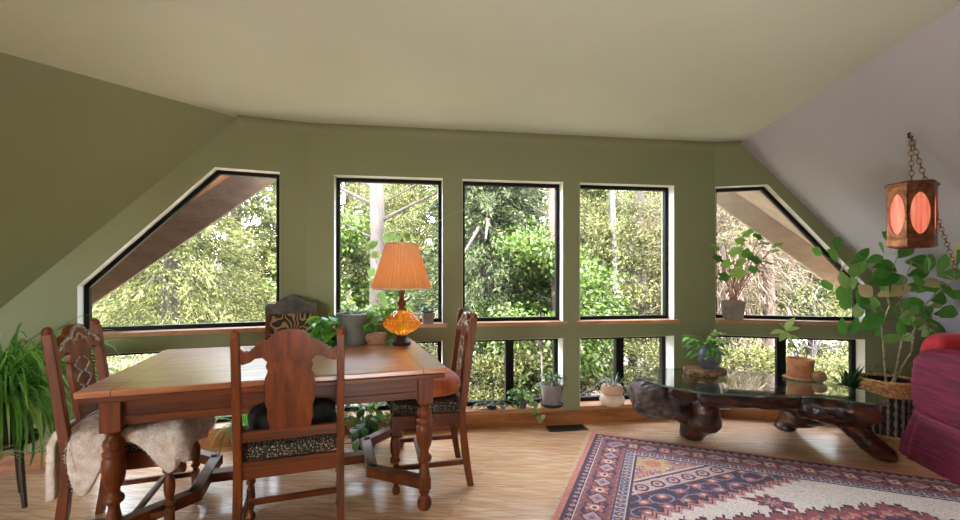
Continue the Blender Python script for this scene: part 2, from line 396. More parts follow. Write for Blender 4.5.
k = (0-pA[1])/(pB[1]-pA[1]); pB0 = (pA[0]+(pB[0]-pA[0])*k, 0.0)
qA, qB = WR.SZ(740, 138), WR.SZ(850, 250); qA = (qA[0], hC)
k = (0-qA[1])/(qB[1]-qA[1]); qB0 = (qA[0]+(qB[0]-qA[0])*k, 0.0)
c1, c2 = WL.S(306), WR.S(714.5); m1, m2 = WM.S(306), WM.S(714.5)

def inset(poly, w):
    n = len(poly); area = sum(poly[i][0]*poly[(i+1) % n][1]-poly[(i+1) % n][0]*poly[i][1] for i in range(n))
    sg = 1 if area > 0 else -1; out = []
    for i in range(n):
        a, b, c = (Vector(poly[(i+j) % n]).to_2d() for j in (-1, 0, 1))
        d1, d2 = (b-a).normalized(), (c-b).normalized()
        n1, n2 = Vector((-d1.y, d1.x))*sg, Vector((-d2.y, d2.x))*sg
        bis = (n1+n2); bis = bis/(bis.dot(n1)); p = b+bis*w; out.append((p.x, p.y))
    return out
def rect(a, b, z0, z1): return [(a, z0), (b, z0), (b, z1), (a, z1)]
U1 = [WL.S(77.5), WL.S(280)]
d0, d1 = WL.SZ(77.5, 286), WL.SZ(215, 165)
UW = {1: (WL, [(U1[0], hS-.03), (U1[1], hS-.03), (U1[1], hT), (d1[0], hT), (U1[0], d0[1])]),
      2: (WM, rect(WM.S(334), WM.S(442.7), hS-.03, hT)), 3: (WM, rect(WM.S(462.3), WM.S(563), hS-.03, hT)),
      4: (WM, rect(WM.S(579.7), WM.S(674), hS-.03, hT))}
r0, r1 = WR.SZ(767.5, 185), WR.SZ(865, 284)
aL = WR.S(714.5)+.006
UW[5] = (WR, [(aL, hS-.03), (WR.S(865), hS-.03), (WR.S(865), r1[1]), (r0[0], hT), (aL, hT)])
LW = {6: (WL, rect(WL.S(80), U1[1], hL0-.03, hL1), [.5]), 7: (WM, rect(WM.S(334), WM.S(442.7), hL0-.03, hL1), [.5]),
      8: (WM, rect(WM.S(462.3), WM.S(563), hL0-.03, hL1), [WM.S(510, .11)]), 9: (WM, rect(WM.S(579.7), WM.S(674), hL0-.03, hL1), [WM.S(620.5, .11)]),
      10: (WR, rect(aL, WR.S(865), hL0-.03, hL1), [WR.S(782, .11)])}
TH = .2
def wall_mesh(name, w, outer, holes, mat):
    mb = MB()
    loops = [[Vector((a, z, 0)) for a, z in outer]]+[[Vector((a, z, 0)) for a, z in h] for h in holes]
    flat = [v for l in loops for v in l]; tri = tessellate_polygon(loops)
    for off in (0, TH):
        mb.add([w.P(v.x, v.y, off) for v in flat], tri)
    n = len(outer)
    mb.add([w.P(a, z, o) for o in (0, TH) for a, z in outer], [(i, (i+1) % n, n+(i+1) % n, n+i) for i in range(n)])
    for h in holes:
        n = len(h); mb.add([w.P(a, z, o) for o in (0, TH) for a, z in h], [(i, (i+1) % n, n+(i+1) % n, n+i) for i in range(n)])
    return mb.build(name, mat, smooth=0, kind='structure')
def holes(w): return [v[1] for v in UW.values() if v[0] is w]+[v[1] for v in LW.values() if v[0] is w]
wall_mesh('wall_front', WM, [(m1, 0), (m2, 0), (m2, hC), (m1, hC)], holes(WM), M['green'])
wall_mesh('wall_front_left', WL, [(c1, 0), (c1, hC), pA, pB0], holes(WL), M['green'])
wall_mesh('wall_front_right', WR, [(c2, 0), (c2, hC), qA, qB0], holes(WR), M['green'])

A3 = WL.P(*pA); B3 = WL.P(*pB0); C3 = G(0, 52, hC); eL = C3-A3
A4 = WR.P(*qA); B4 = WR.P(*qB0); C4 = G(960, 5, hC); eR = C4-A4
YB = -4.2
kL = (A3.y-YB)/(-eL.y); kR = (A4.y-YB)/(-eR.y)
def slab(name, pts, nrm, t, mat):
    mb = MB(); n = len(pts); nrm = Vector(nrm)
    mb.add([Vector(p) for p in pts]+[Vector(p)+nrm*t for p in pts],
           [tuple(range(n)), tuple(range(2*n-1, n-1, -1))]+[(i, (i+1) % n, n+(i+1) % n, n+i) for i in range(n)])
    return mb.build(name, mat, smooth=0, kind='structure')
nl = (B3-A3).cross(eL).normalized(); nl = nl if nl.x < 0 else -nl
nr = (B4-A4).cross(eR).normalized(); nr = nr if nr.x > 0 else -nr
slab('wall_left', [A3, B3, B3+eL*kL, A3+eL*kL], nl, .1, M['green'])
slab('wall_right', [A4, B4, B4+eR*kR, A4+eR*kR], nr, .1, M['lilac'])
cl, cr = WM.P(m1, hC), WM.P(m2, hC)
mb = MB()
cp = [A3, A3+eL*kL, A4+eR*kR, A4, cr, cl]
n = len(cp)
mb.add(cp+[p+Vector((0, 0, .12)) for p in cp], [tuple(range(n)), tuple(range(2*n-1, n-1, -1))]+[(i, (i+1) % n, n+(i+1) % n, n+i) for i in range(n)])
# soft rounded drywall corner between ceiling and window walls
def cove(w, a, b, r=.07, seg=7):
    vs = []
    for s_ in (a, b):
        for i in range(seg+1):
            t = PI/2*i/seg; vs.append(w.P(s_, hC-r+r*math.sin(t)-.0005, -r+r*math.cos(t)-.0005))
    mb.add(vs, [(i, i+1, seg+2+i, seg+1+i) for i in range(seg)])
mb.build('ceiling', M['ceil'], smooth=0, kind='structure')
mb = MB(); cove(WM, m1, m2); cove(WL, pA[0], c1); cove(WR, c2, qA[0]); mb.build('trim_1', M['green'], smooth=80, kind='structure')
fl = [B3+WL.n*.1, WM.P(m1, 0, .1), WM.P(m2, 0, .1), B4+WR.n*.1, Vector((7.5, YB, 0)), Vector((-9.5, YB, 0))]
slab('floor', [Vector((p.x, p.y, 0)) for p in fl], (0, 0, -1), .2, M['floor'])

# windows
def backwall():  # unseen back wall; its opening is added to let in fill light
    zc_, x0, x1 = hC, -9.5, 7.5
    mb = MB()
    for a, b, z0, z1 in ((x0, -4.9, 0, zc_), (-2.9, x1, 0, zc_), (-4.9, -2.9, 0, .9), (-4.9, -2.9, 2.1, zc_)): mb.box(((a+b)/2, YB-.06, (z0+z1)/2), (b-a, .12, z1-z0))
    mb.build('wall_back', M['green'], smooth=0, kind='structure')
backwall()
FO, FD = .085, .045     # frame: where it sits in the wall, and its depth
def ring(mb, w, poly, wd, o0, o1):
    ip = inset(poly, wd); n = len(poly)
    for o, fl_ in ((o0, 0), (o1, 1)):
        vs = [w.P(a, z, o) for a, z in poly]+[w.P(a, z, o) for a, z in ip]
        mb.add(vs, [(i, (i+1) % n, n+(i+1) % n, n+i) for i in range(n)])
    for pl in (poly, ip):
        mb.add([w.P(a, z, o) for o in (o0, o1) for a, z in pl], [(i, (i+1) % n, n+(i+1) % n, n+i) for i in range(n)])
    return ip
def window(k_, w, poly, wd, mull=(), FO=FO):
    root = struct_empty('window_%d' % k_)
    z0 = min(p[1] for p in poly)+.03
    fp = [(a, max(z, z0)) for a, z in poly]
    mb = MB(); ip = ring(mb, w, fp, wd, FO, FO+FD)
    mb.build('window_frame', M['black'], root, smooth=0)
    if mull:
        mb = MB(); zz = [z for _, z in ip]
        for c in mull:
            mb.add([w.P(c+i*.034, z, o) for o in (FO-.01, FO+FD) for i, z in ((-1, min(zz)), (1, min(zz)), (1, max(zz)), (-1, max(zz)))],
                   [(0, 1, 2, 3), (7, 6, 5, 4), (0, 1, 5, 4), (1, 2, 6, 5), (2, 3, 7, 6), (3, 0, 4, 7)])
        mb.build('mullion', M['black'], root, smooth=0)
    mb = MB(); op = inset(ip, -.008); mb.prism(op, FO+.018, FO+.024, lambda a, z, t: w.P(a, z, t)); mb.build('pane', M['glass'], root, smooth=0)
    mb = MB(); n = len(fp)         # painted return around the opening
    e = inset(fp, .002)
    for i in range(n):
        j = (i+1) % n
        if abs(fp[i][1]-z0) < 1e-6 and abs(fp[j][1]-z0) < 1e-6: continue
        vs = [w.P(a, z, o) for o in (-.003, FO) for a, z in (e[i], e[j], fp[j], fp[i])]
        mb.add(vs, [(0, 1, 2, 3), (7, 6, 5, 4), (0, 1, 5, 4), (2, 3, 7, 6)])
    mb.build('reveal', M['white'], root, smooth=0)
    return root
for k_, (w, poly) in UW.items(): window(k_, w, poly, .03)
for k_, (w, poly, mu) in LW.items():
    a, b = poly[0][0], poly[1][0]
    window(k_, w, poly, .034, [a+(b-a)*.5 if m == .5 else m for m in mu], .13)
# sills and ledges
def sill(k_, w, a, b, top, nose, ear, FO=FO):
    mb = MB(); mb.add([w.P(s_, z, o) for s_ in (a-ear, b+ear) for z, o in ((top-.03, -nose), (top-.03, -.0005), (top, -.0005), (top, -nose))],
                      [(0, 1, 2, 3), (7, 6, 5, 4), (0, 4, 5, 1), (1, 5, 6, 2), (2, 6, 7, 3), (3, 7, 4, 0)])
    mb.add([w.P(s_, z, o) for s_ in (a+.001, b-.001) for z, o in ((top-.0295, 0), (top-.0295, FO+FD), (top, FO+FD), (top, 0))],
           [(0, 1, 2, 3), (7, 6, 5, 4), (0, 4, 5, 1), (1, 5, 6, 2), (2, 6, 7, 3), (3, 7, 4, 0)])
    mb.build('trim_%d' % k_, M['sillwood'], smooth=0, kind='structure')
for k_, (w, poly) in UW.items(): sill(k_+1, w, poly[0][0], poly[1][0], hS, .035, .03 if k_ != 5 else .0)
for k_, (w, poly, mu) in LW.items(): sill(k_+1, w, poly[0][0], poly[1][0], hL0, .014, .0, .13)
for nm, w, a, b in (('baseboard_front', WM, m1, m2), ('baseboard_left', WL, pB0[0]+.3, c1), ('baseboard_right', WR, c2, qB0[0]-.3)):
    mb = MB(); mb.add([w.P(s_, z, o) for s_ in (a, b) for z, o in ((0, -.014), (0, -.0005), (.11, -.0005), (.11, -.014))],
                      [(0, 1, 2, 3), (7, 6, 5, 4), (0, 4, 5, 1), (1, 5, 6, 2), (2, 6, 7, 3), (3, 7, 4, 0)])
    mb.build(nm, M['pine'], smooth=0, kind='structure')

# roof overhangs outside the two end windows
OV = .62
def overhang(w, lowA, lowB, seamA, seamB, nm, sgn, ext0, ext1, ms='soffit', mbd='barge'):
    l0, l1 = w.SZ(*lowA, OV), w.SZ(*lowB, OV); s0, s1 = w.SZ(*seamA, OV), w.SZ(*seamB, OV)
    def at(p, q, a): return p[1]+(q[1]-p[1])*(a-p[0])/(q[0]-p[0])
    mb = MB()
    poly = [(ext0, at(l0, l1, ext0)), (ext1, at(l0, l1, ext1)), (ext1, at(s0, s1, ext1)), (ext0, at(s0, s1, ext0))]
    mb.prism(poly, OV, OV+.05, lambda a, z, t: w.P(a, z, t)); mb.build(nm+'_barge_board', M[mbd], smooth=0, kind='structure')
    mb = MB()
    poly = [(ext0, at(s0, s1, ext0)), (ext1, at(s0, s1, ext1)), (ext1, at(s0, s1, ext1)+.06), (ext0, at(s0, s1, ext0)+.06)]
    mb.prism(poly, TH, OV+.05, lambda a, z, t: w.P(a, z, t)); mb.build(nm+'_soffit', M[ms], smooth=0, kind='structure')
overhang(WL, (88, 307), (281, 176), (172, 214), (236, 172.5), 'eave_left', -1, WL.S(-60)-1.2, WL.S(330, .5))
overhang(WR, (740, 220), (855, 301), (732, 190), (815, 247.5), 'eave_right', 1, WR.S(690, .5), WR.S(980)+1.0, 'taupe', 'taupe')

# ------------------------------------------------------------------ dining table
TR = .325; TC = Vector((-1.083, 2.592, 0)); e1 = Vector((math.cos(TR), math.sin(TR), 0)); e2 = Vector((-math.sin(TR), math.cos(TR), 0))
def T(x, y, z=0): return TC+e1*x+e2*y+Vector((0, 0, z))
TL, TW, THT = 1.561, 1.106, .76
tb = thing('dining_table', 'large rectangular oak dining table with turned legs and a polished top', 'table', TC, TR)
MB().box((0, 0, THT-.014), (TL, TW, .028)).build('tabletop', M['ttop'], tb, bevel=.005)
MB().box((0, 0, THT-.042), (TL-.02, TW-.02, .024)).build('draw_leaf', M['oakx'], tb, bevel=.004)
lx, ly = .68, .453
for s in (-1, 1):
    mb = MB(); mb.box((0, s*ly, .66), (2*lx-.07, .03, .14))
    mb.box((0, s*(ly+.019), .622), (2*lx-.09, .012, .012)).box((0, s*(ly+.019), .70), (2*lx-.09, .012, .012))
    for z_ in (.648, .676): mb.box((0, s*(ly+.0155), z_), (2*lx-.09, .004, .006))
    mb.build('apron', M['oakx'], tb)
    mb = MB(); mb.box((s*lx, 0, .66), (.03, 2*ly-.07, .14)).box((s*(lx+.019), 0, .622), (.012, 2*ly-.09, .012)); mb.build('apron', M['oakx'], tb)
LEGP = [(.0, 0), (.028, .0), (.038, .02), (.038, .045), (.03, .062), (.021, .07), (.02, .078), (.027, .086), (.031, .115), (.032, .15), (.029, .19), (.023, .22), (.021, .235),
        (.022, .247), (.036, .258), (.039, .27), (.035, .282), (.024, .294), (.022, .304), (.024, .315), (.036, .34), (.042, .372), (.044, .41), (.043, .44),
        (.038, .452), (.042, .46), (.042, .472), (.034, .482), (.038, .495), (.041, .51), (.036, .525), (.026, .535), (.024, .548), (.032, .556), (.036, .57), (.0, .57)]
for a in (-1, 1):
    for b in (-1, 1):
        mb = MB(); mb.lathe(LEGP, (a*lx, b*ly, 0), 24); mb.box((a*lx, b*ly, .648), (.078, .078, .166))
        mb.box((a*lx, b*ly, .142), (.058, .058, .062)); mb.build('leg', M['oak'], tb, bevel=.003)
for a in (-1, 1):
    mb = MB(); ax, ay = .43, .22
    pts = [(a*lx, -ly), (a*ax, -ay), (a*ax, ay), (a*lx, ly)]
    for p, q in zip(pts, pts[1:]): mb.bar((*p, .14), (*q, .14), .06, .055)
    for p in pts[1:3]: mb.lathe([(.0, .1125), (.034, .1125), (.034, .1675), (.0, .1675)], (*p, 0), 12)
    mb.build('end_stretcher', M['oakx'], tb, bevel=.003)
MB().bar((-.43, 0, .138), (.43, 0, .138), .075, .05).build('long_stretcher', M['oakx'], tb, bevel=.004)

# ------------------------------------------------------------------ chairs
def turned(mb, x, y, h, s=1.0):
    pr = [(0, 0), (.018, 0), (.023, .015), (.02, .035), (.012, .042), (.012, .05), (.02, .07), (.022, .12), (.015, .16), (.013, .175), (.023, .185), (.023, .195), (.014, .205),
          (.02, .225), (.024, .26), (.022, .29), (.014, .31), (.013, .32), (.02, .326), (.022, .335), (0, .335)]
    mb.lathe([(r*s, z) for r, z in pr], (x, y, 0), 16); mb.box((x, y, (.335+h)/2), (.044, .044, h-.335+.002)); mb.box((x, y, .142), (.034, .034, .04))
def chair_parts(t, tall=0):
    H = 1.0+tall; yb, yf, wb, wf, sh = -.2, .2, .208, .215, .44
    RK = .072                                    # backward lean of the posts
    def by(z): return yb-max(0, z-.44)/(H-.44)*RK-(max(0, .44-z)/.44)**1.6*.05
    for s in (-1, 1):
        mb = MB(); vs = []; zs = [0, .1, .2, .32, .44, .6, .8, H-.02]
        for z in zs:
            w2 = .0165; d = .02 if z > .3 else .018+.006*z/.3
            vs += [Vector((s*wb+i*w2, by(z)+j*d, z)) for i, j in ((-1, -1), (1, -1), (1, 1), (-1, 1))]
        mb.add(vs, [(4*k_+i, 4*k_+(i+1) % 4, 4*k_+4+(i+1) % 4, 4*k_+4+i) for k_ in range(len(zs)-1) for i in range(4)]+[(3, 2, 1, 0), tuple(len(vs)-4+i for i in range(4))])
        if not tall: mb.super((s*wb, by(H), H-.012), (.036, .042, .05), 2.2, 10, 8)
        mb.build('back_post', M['oak'], t, bevel=.004)
        mb = MB(); turned(mb, s*wf, yf-.02, .44); mb.build('leg', M['oak'], t, bevel=.002)
    # crest rail cut to the shaped outline of the backs
    u = .00213; v = .00202
    top = [(-103, 22), (-99, 27), (-92, 36), (-84, 40), (-76, 37), (-62, 22), (-52, 17), (-43, 16), (-38, 9), (-28, 0), (-15, -4), (-6, -5)]
    top = top+[(-a, b) for a, b in reversed(top)]
    bot = [(-103, 60), (-90, 64), (-76, 60), (-66, 53), (-52, 52), (-46, 56), (-30, 60)]
    bot = bot+[(-a, b) for a, b in reversed(bot)]
    P = [(a*u*.94, H-.006-b*v) for a, b in top]+[(a*u*.94, H-.006-b*v) for a, b in reversed(bot)]
    def fb(a, z, th): return Vector((a, by(z)+th, z))
    mb = MB(); mb.prism(P, -.013, .013, fb); crest = mb.build('crest_rail', M['oak'], t, bevel=.003)
    # carved scrolls on the front of crest and splat
    mb = MB()
    for s in (-1, 1):
        sc_ = [(s*x, H-zz) for x, zz in ((.185, .10), (.165, .085), (.15, .095), (.15, .075), (.12, .062), (.095, .05), (.075, .058), (.07, .04), (.05, .02), (.02, .008), (0, .005))]
        mb.tube([Vector((x, by(z)+.014, z)) for x, z in sc_], .0075, 6)
        sc_ = [(s*x, H-zz) for x, zz in ((.05, .09), (.06, .075), (.045, .06), (.03, .07), (.02, .05), (0, .04))]
        mb.tube([Vector((x, by(z)+.014, z)) for x, z in sc_], .0055, 6)
    mb.build('crest_carving', M['carve'], crest)
    edge = [(.100, .115), (.088, .13), (.094, .15), (.086, .17), (.098, .2), (.103, .235), (.096, .27), (.1, .31), (.09, .34), (.094, .38), (.084, .41)]
    z_end = .565
    P = [(-a, H-b-.0) for a, b in edge if H-b > z_end]+[(-.084, z_end), (.084, z_end)]+[(a, H-b) for a, b in reversed(edge) if H-b > z_end]
    mb = MB(); mb.prism(P, -.008, .008, fb); splat = mb.build('splat', M['oak'], t, bevel=.003)
    mb = MB()
    for s in (-1, 1):
        for z0 in (.64, .71, .78):
            mb.tube([Vector((s*(.012+.05*math.sin(q*PI)), by(z0+.07*q)+.009, z0+.07*q)) for q in [i/8 for i in range(9)]], .005, 5)
    mb.build('splat_carving', M['carve'], splat)
    MB().bar(fb(-wb, .548, 0), fb(wb, .548, 0), .022, .045).build('lower_back_rail', M['oakx'], t, bevel=.003)
    mb = MB()
    mb.bar((-wb, yb, .4), (wb, yb, .4), .024, .075).bar((-wf, yf-.02, .4), (wf, yf-.02, .4), .024, .075)
    for s in (-1, 1): mb.bar((s*wb, yb, .4), (s*wf, yf-.02, .4), .024, .075)
    mb.build('seat_rail', M['oakx'], t, bevel=.003)
    mb = MB(); mb.super((0, -.005, .468), (.43, .40, .075), 6, 32, 10); mb.build('seat', M['tapestry'], t)
    mb = MB()
    for s in (-1, 1): mb.bar((s*wb, by(.14), .142), (s*wf, yf-.02, .142), .02, .026)
    mb.bar((-wb, .04, .15), (wb, .04, .15), .02, .026); mb.build('stretcher', M['oakx'], t, bevel=.002)
ch = thing('dining_chair', 'carved-back oak chair facing away, on the near side of the table', 'chair', T(.042, -.455), TR, 'carved oak dining chairs')
chair_parts(ch)
dup(ch, T(-.675, -.165), TR-PI/2, 'carved-back oak chair at left end of table, draped with sheepskin')
dup(ch, T(.762, -.045), TR+PI/2-.10, 'carved-back oak chair at right end of table, with orange cushion')
# host chair on the window side, taller with an upholstered back
hc_ = thing('dining_chair', 'tall dark grey chair with patterned back, between table and corner window', 'chair', T(-.055, .50), TR+PI, 'carved oak dining chairs')
def host(t):
    yb = -.2
    for s in (-1, 1):
        mb = MB(); mb.bar((s*.155, yb-.03, 0), (s*.155, yb, .46), .036, .036, (0, 1, 0)).bar((s*.155, yb, .455), (s*.155, yb-.05, 1.0), .036, .036, (0, 1, 0)); mb.build('back_post', M['oak'], t, bevel=.003)
        mb = MB(); turned(mb, s*.2, .18, .44); mb.build('leg', M['oak'], t)
    def fb(a, z, th): return Vector((a, yb-.05*(z-.46)/.54+th, z))
    tp = [(-.172, .955), (-.172, 1.02), (-.155, 1.03), (-.11, 1.03), (-.085, 1.05), (-.055, 1.072), (-.02, 1.084)]
    P = tp+[(-a, b) for a, b in reversed(tp)]
    MB().prism(P, -.022, .022, fb).build('crest_rail', M['greycloth'], t, bevel=.005)
    MB().prism([(-.138, .6), (.138, .6), (.138, .954), (-.138, .954)], -.02, .02, fb).build('back_panel', M['damask'], t, bevel=.006)
    MB().bar((-.155, yb-.01, .58), (.155, yb-.01, .58), .03, .04).build('lower_back_rail', M['oakx'], t)
    mb = MB(); mb.bar((-.155, yb, .4), (.155, yb, .4), .024, .075).bar((-.2, .18, .4), (.2, .18, .4), .024, .075)
    for s in (-1, 1): mb.bar((s*.155, yb, .4), (s*.2, .18, .4), .024, .075)
    mb.build('seat_rail', M['oakx'], t)
    MB().super((0, -.005, .468), (.40, .39, .09), 6, 28, 8).build('seat', M['damask'], t)
host(hc_)
# loose things on the chairs
q = T(.042, -.455)
bc = MB(); bc.super((0, 0, .065), (.385, .34, .13), 4, 32, 14)
o = bc.build('seat_cushion', M['blackcloth']); o.location = (q.x+.01*e2.x, q.y+.01, .508); o.rotation_euler = (0, 0, TR)
tag(o, 'plump black cushion on the seat of the near chair', 'cushion')
q = T(.745, -.045)
bc = MB(); bc.super((0, 0, .068), (.46, .46, .135), 3.2, 32, 14)
o = bc.build('seat_cushion', M['rust']); o.location = (q.x, q.y, .508); o.rotation_euler = (0, 0, TR)
tag(o, 'rust orange cushion on the chair at right end of table', 'cushion')
# sheepskin draped over the seat of the left chair: chair-local x across, y forward
def sheepskin():
    base = T(-.675, -.165); R = Matrix.Rotation(TR-PI/2, 4, 'Z')
    nu, nv = 44, 60; L0, L1, Wd = -.50, .62, .33
    def pt(u, v):                                # u across, v along (front-back); follows seat then hangs down
        z = .527
        x, y = u, v
        ox, oy = max(0, abs(u)-.215), 0
        hang = 0
        r = .03
        if v > .205:
            t = v-.205; y = .205+min(t, .05)*.6; hang += max(0, t-.02)
        if v < -.235: t = -.235-v; y = -.235-min(t, .05)*.6; hang += max(0, t-.02)
        if ox > 0: x = math.copysign(.215+min(ox, .05)*.7, u); hang += max(0, ox-.015)*1.0
        z -= hang
        return Vector((x, y, z))
    def inside(u, v):
        a = math.atan2(v, u); w = .36+.04*math.sin(3*a)+.03*math.sin(5*a+1)
        return abs(u) < w and -.15 < v < .47-.10*math.cos(u*9)
    mb = MB(); ids = {}
    top = []; Wm = .45
    V = []; Fc = []
    for i in range(nu+1):
        for j in range(nv+1):
            s_ = -1+2*i/nu; t_ = j/nv
            v = -.52+.85*t_+.012*math.sin(9*s_)*(t_ > .5)+.02*math.sin(s_*4+1)*(t_ < .2)
            k1 = min(1, max(0, (v+.185)/.035)); k1 = k1*k1*(3-2*k1)
            if s_ > 0: hg = .045+.21*math.exp(-((v+.12)/.07)**2)+.15*math.exp(-((v-.20)/.085)**2)
            else: hg = .06+.08*math.sin(max(0, v)*6)**2
            u = s_*(.17*(1-k1)+(.215+hg)*k1)
            p = pt(u, v); nz = noise.noise(Vector((u*8, v*8, 3)))*.010+noise.noise(Vector((u*24, v*24, 8)))*.004
            V.append(p+Vector((0, 0, nz))+Vector((nz, 0, 0)))
    n = (nu+1)*(nv+1)
    for i in range(nu):
        for j in range(nv):
            a = i*(nv+1)+j; Fc.append((a, a+nv+1, a+nv+2, a+1))
    mb.add(V, Fc); me_o = mb.build('sheepskin', M['fleece'])
    sol = me_o.modifiers.new('thick', 'SOLIDIFY'); sol.thickness = .032; sol.offset = 1; ss = me_o.modifiers.new('sub', 'SUBSURF'); ss.levels = 1; ss.render_levels = 1
    me_o.location = base; me_o.rotation_euler = (0, 0, TR-PI/2)
    tag(me_o, 'cream sheepskin draped over the chair at left end of table', 'sheepskin')
    # woolly tufts
    me = me_o.data; me.calc_loop_triangles()
    tri = np.array([t.vertices[:] for t in me.loop_triangles]); co_ = np.array([v.co[:] for v in me.vertices]); no_ = np.array([v.normal[:] for v in me.vertices])
    N = 60000; k_ = RNG.integers(0, len(tri), N); w = RNG.dirichlet((1, 1, 1), N)
    pos = (co_[tri[k_]]*w[:, :, None]).sum(1); nr_ = (no_[tri[k_]]*w[:, :, None]).sum(1)
    nr_ /= np.linalg.norm(nr_, axis=1)[:, None]
    sgn = 1 if nr_[:, 2].mean() > 0 else -1
    dr = nr_*sgn+RNG.normal(0, .55, (N, 3)); dr /= np.linalg.norm(dr, axis=1)[:, None]
    sd = np.cross(dr, RNG.normal(0, 1, (N, 3))); sd /= np.linalg.norm(sd, axis=1)[:, None]
    b = pos+nr_*sgn*.028; ln = RNG.uniform(.005, .012, (N, 1)); wd = .0016
    Vv = np.stack([b-sd*wd, b+sd*wd, b+dr*ln], 1).reshape(-1, 3)
    f = npmesh('fleece', Vv, np.arange(3*N).reshape(N, 3), M['fleece'], me_o); f['kind'] = 'stuff'
sheepskin()

# ------------------------------------------------------------------ pots and plants
def pot(t, prof, mat, soil_r, soil_z, n=28, name='pot', **kw):
    MB().lathe(prof, (0, 0, 0), n, **kw).build(name, mat, t, smooth=50)
    if soil_r: MB().lathe([(0, soil_z-.01), (soil_r, soil_z-.01), (soil_r*.98, soil_z), (0, soil_z+.008)], (0, 0, 0), 16).build('soil', M['soil'], t)
def cup(r0, r1, h, w=.008, lip=.0):
    return [(0, 0), (r0, 0), (r1+lip*0, h*.9), (r1+lip, h*.9), (r1+lip, h), (r1-w, h), (r1-w, h*.8), (0, h*.8)]
def bush(t, n, spread, h0, h1, ls, lw, mat, stem_mat=None, droop=.5, name='leaves', seed=1, z0=0.0, bias=(0, 0), outward=.5, ell=(1, 1)):
    rd = random.Random(seed); mb = MB(); st = MB()
    for i in range(n):
        az = rd.uniform(0, 2*PI); r = spread*math.sqrt(rd.random()); z = h0+(h1-h0)*rd.random()
        tip = Vector((r*math.cos(az)*ell[0]+bias[0]*(z-h0)/max(.01, h1-h0), r*math.sin(az)*ell[1]+bias[1]*(z-h0)/max(.01, h1-h0), z))
        b = Vector((tip.x*.15, tip.y*.15, z0))
        mid = (b+tip)/2+Vector((0, 0, .25*(tip-b).length))*(1 if z > z0 else .6)
        st.tube([b, (b+mid)/2+Vector((0, 0, .1*(tip-b).length)), mid, tip], .0022, 5)
        d = Vector((math.cos(az), math.sin(az), rd.uniform(-.5, .5)+ (outward-.5)))
        d = d+Vector((rd.uniform(-.5, .5), rd.uniform(-.5, .5), 0))
        L = ls*rd.uniform(.7, 1.2)
        mb.leaf(tip, d, L, lw*L/ls, droop=droop*rd.uniform(.5, 1.6), up=(rd.uniform(-.4, .4), rd.uniform(-.4, .4), 1))
    st.build('stems', stem_mat or M['stemg'], t); return mb.build(name, mat, t)
def straps(t, n, L, W, mat, z0, seed=1, e0=.5, e1_=1.4, droop=(1.2, 2.6), r0=.03, name='leaves'):
    rd = random.Random(seed); mb = MB()
    for i in range(n):
        az = rd.uniform(0, 2*PI)
        mb.strap((r0*math.cos(az)*rd.random(), r0*math.sin(az)*rd.random(), z0), az, rd.uniform(e0, e1_), L*rd.uniform(.6, 1.1), W*rd.uniform(.7, 1.2), rd.uniform(*droop))
    return mb.build(name, mat, t)

# tall spider plant on a stand at the far left
p = D(3, 300, 2.42); p.z = 0
t = thing('plant_stand', 'small dark wooden stand under the tall strap-leaf plant at far left', 'stand', p)
mb = MB(); mb.lathe([(0, .33), (.15, .33), (.155, .34), (.155, .35), (.15, .36), (0, .36)], n=28); mb.build('stand_top', M['standwood'], t)
for i in range(3):
    a = i*2*PI/3+1.9; MB().tube([(.11*math.cos(a), .11*math.sin(a), .335), (.15*math.cos(a), .15*math.sin(a), 0)], [.016, .012], 8).build('leg', M['standwood'], t)
t = thing('spider_plant', 'large strap-leaved plant in dark pot at far left, behind the sheepskin chair', 'plant', (p.x, p.y, .36), 0)
pot(t, cup(.10, .14, .22), M['pot_dark'], .13, .19)
keep_in(straps(t, 760, .66, .0115, M['lf_strap'], .2, 3, .2, 1.5, (1.4, 3.8), .11), t.location, [(WL.n, WL.d)])
mb = MB(); rd = random.Random(4)
for i in range(22):
    az = rd.uniform(-1.6, 1.6)
    pts = [Vector((0, 0, .2))]; e = 1.1
    for k_ in range(9): pts.append(pts[-1]+Vector((math.cos(az)*math.cos(e), math.sin(az)*math.cos(e), math.sin(e)))*.085); e -= .36
    mb.tube(pts, .0022, 5)
    for q_ in range(8): mb.strap(pts[-1], rd.uniform(0, 6.28), rd.uniform(-.3, .9), .13, .009, 1.2, 5)
mb.build('runners', M['lf_pale'], t)

# grey pot with arching leaves on the floor, behind the near chair
p = G(247, 451, 0)
t = thing('potted_lily', 'grey pot of long arching leaves on the floor behind the near chair', 'plant', p)
pot(t, cup(.085, .115, .21), M['pot_grey'], .105, .18)
keep_in(straps(t, 34, .46, .016, M['lf_strap'], .18, 9, .5, 1.4, (1.2, 2.4), .05), t.location, [(WL.n, WL.d), (WM.n, WM.d)])
p = G(364, 446, 0)
t = thing('philodendron', 'bushy philodendron on the floor seen beneath the table right of the near chair', 'plant', p)
pot(t, cup(.08, .10, .12), M['pot_dark'], .09, .1)
bush(t, 70, .2, .1, .34, .095, .055, M['lf_mid'], seed=5, z0=.1, droop=.8)

